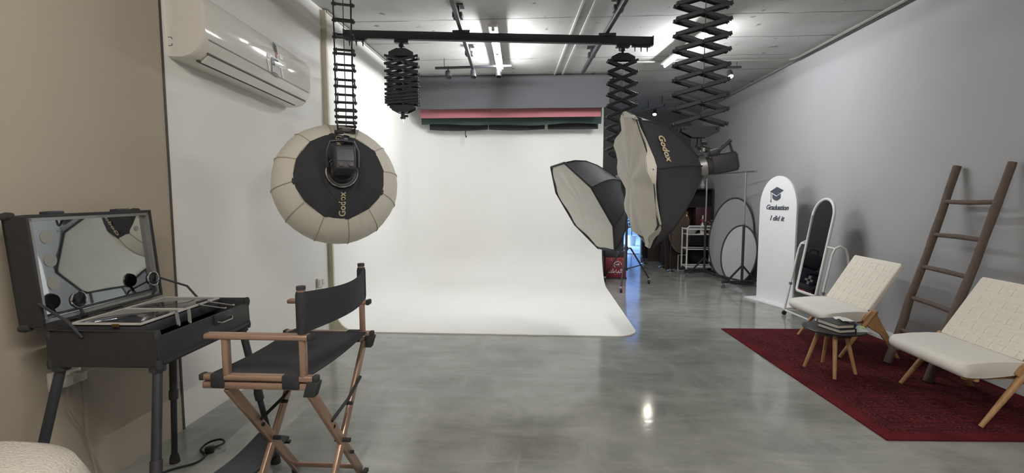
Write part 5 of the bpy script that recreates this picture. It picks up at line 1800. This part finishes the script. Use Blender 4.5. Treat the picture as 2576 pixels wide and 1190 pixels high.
# shelf unit with keepsakes, beyond the trolley
def shelf_unit():
    c = Vector((3.25, 10.75, 0))
    t = thing('shelf_unit', 'dark open shelf unit full of small ornaments by the far wall', 'shelf', tuple(c))
    dk = M('shelf_dark', (46, 40, 40), 0.6)
    w_, d_, h_ = 0.62, 0.34, 1.62
    for s in (-1, 1):
        MB().box((c.x + s * w_ / 2, c.y, h_ / 2), (0.025, d_, h_)).build('side', dk, t)
    for z in (0.03, 0.45, 0.85, 1.25, h_):
        MB().box((c.x, c.y, z), (w_, d_, 0.025)).build('shelf_board', dk, t)
    MB().box((c.x, c.y + d_ / 2, h_ / 2), (w_, 0.012, h_)).build('back_panel', dk, t)
    MB().box((c.x + 0.13, c.y - 0.01, 1.05), (0.32, d_ - 0.02, 0.37)).build('cupboard_door', M('shelf_red', (74, 40, 46), 0.5), t, bevel=0.004)
    gold = M('gold_brass', (190, 160, 100), 0.3, 0.7)
    items = []
    def vase(x, z, s, mat, lab, name='vase', cat='vase'):
        o = MB().lathe([(0.03 * s, 0), (0.05 * s, 0.04 * s), (0.055 * s, 0.08 * s), (0.025 * s, 0.13 * s), (0.02 * s, 0.17 * s), (0.03 * s, 0.2 * s), (0.022 * s, 0.2 * s), (0.0, 0.18 * s)], (x, c.y - 0.08, z), n=16).build(name, mat, None, origin=(x, c.y - 0.08, z))
        tag(o, lab, cat, 'ornaments on the dark shelf unit')
    vase(c.x - 0.2, 1.635, 1.0, gold, 'small brass vase on top of the dark shelf unit, leftmost')
    vase(c.x - 0.06, 1.635, 1.3, gold, 'taller brass vase on top of the dark shelf unit, second')
    vase(c.x + 0.12, 1.635, 0.9, white_plastic, 'small white vase on top of the dark shelf unit')
    vase(c.x - 0.2, 1.264, 1.1, white_plastic, 'white vase inside the dark shelf unit, upper compartment')
    vase(c.x - 0.19, 0.864, 1.4, gold, 'brass vase inside the dark shelf unit, lower compartment')
    q = thing('globe_lamp', 'pale round globe lamp on top of the dark shelf unit', 'lamp', (c.x - 0.02, c.y + 0.05, 1.635))
    MB().cyl((c.x + 0.02, c.y + 0.06, 1.632), (c.x + 0.02, c.y + 0.06, 1.8), 0.02, n=12).build('lamp_base', gold, q)
    MB().lathe([(0.0, -0.08), (0.05, -0.062), (0.078, -0.02), (0.078, 0.02), (0.05, 0.062), (0, 0.08)], (c.x + 0.02, c.y + 0.06, 1.86), n=20).build('lamp_globe', M('globe', (206, 196, 172), 0.4), q)
shelf_unit()

# next room: plant, low white stand, window
t = thing('potted_plant', 'dark green leafy plant in the blue-lit room behind', 'plant', (2.62, 14.6, 0.012))
MB().lathe([(0.1, 0), (0.15, 0.3), (0.14, 0.3), (0, 0.26)], (2.62, 14.6, 0.012), n=16).build('pot', white_plastic, t)
MB().cyl((2.62, 14.6, 0.25), (2.6, 14.6, 0.85), 0.015, n=8).build('stem', M('plant_stem', (60, 70, 50), 0.7), t)
random.seed(4)
leafm = M('leaf_green', (38, 64, 50), 0.5)
for i in range(42):
    a = random.uniform(0, 2 * PI)
    e = random.uniform(-0.4, 0.9)
    L_ = random.uniform(0.14, 0.26)
    d = Vector((math.cos(a) * math.cos(e), math.sin(a) * math.cos(e), math.sin(e)))
    o = Vector((2.61, 14.6, 0.8 + random.uniform(-0.15, 0.2)))
    x, y, _ = frame(d)
    vv = [o + d * 0.03, o + d * L_ * 0.5 + x * 0.045 + y * 0.01, o + d * L_ * 0.5 - x * 0.045 + y * 0.01, o + d * L_ - y * 0.03]
    MB().add(vv, [(0, 1, 3), (0, 3, 2)]).build('leaf', leafm, t, solid=0.001, smooth=0)
t = thing('display_stand', 'white column stand on a square foot in the blue-lit room', 'stand', (2.14, 13.6, 0.012))
MB().box((2.14, 13.6, 0.08), (0.3, 0.3, 0.13)).build('foot', white_plastic, t, bevel=0.01)
MB().cyl((2.10, 13.6, 0.14), (2.10, 13.6, 1.0), 0.03, n=14).build('column', steel, t)
MB().box((2.10, 13.6, 1.01), (0.22, 0.22, 0.03)).build('top_plate', white_plastic, t)
ld = bpy.data.lights.new('window_daylight', 'AREA')
ld.energy = BLUE_POWER
ld.color = (0.42, 0.64, 1.0)
ld.shape = 'RECTANGLE'
ld.size, ld.size_y = 2.4, 1.8
lo = bpy.data.objects.new('window_daylight', ld)
C.objects.link(lo)
lo.location = (0.24, 15.2, 1.5)
lo.rotation_euler = (0, math.radians(-90), 0)
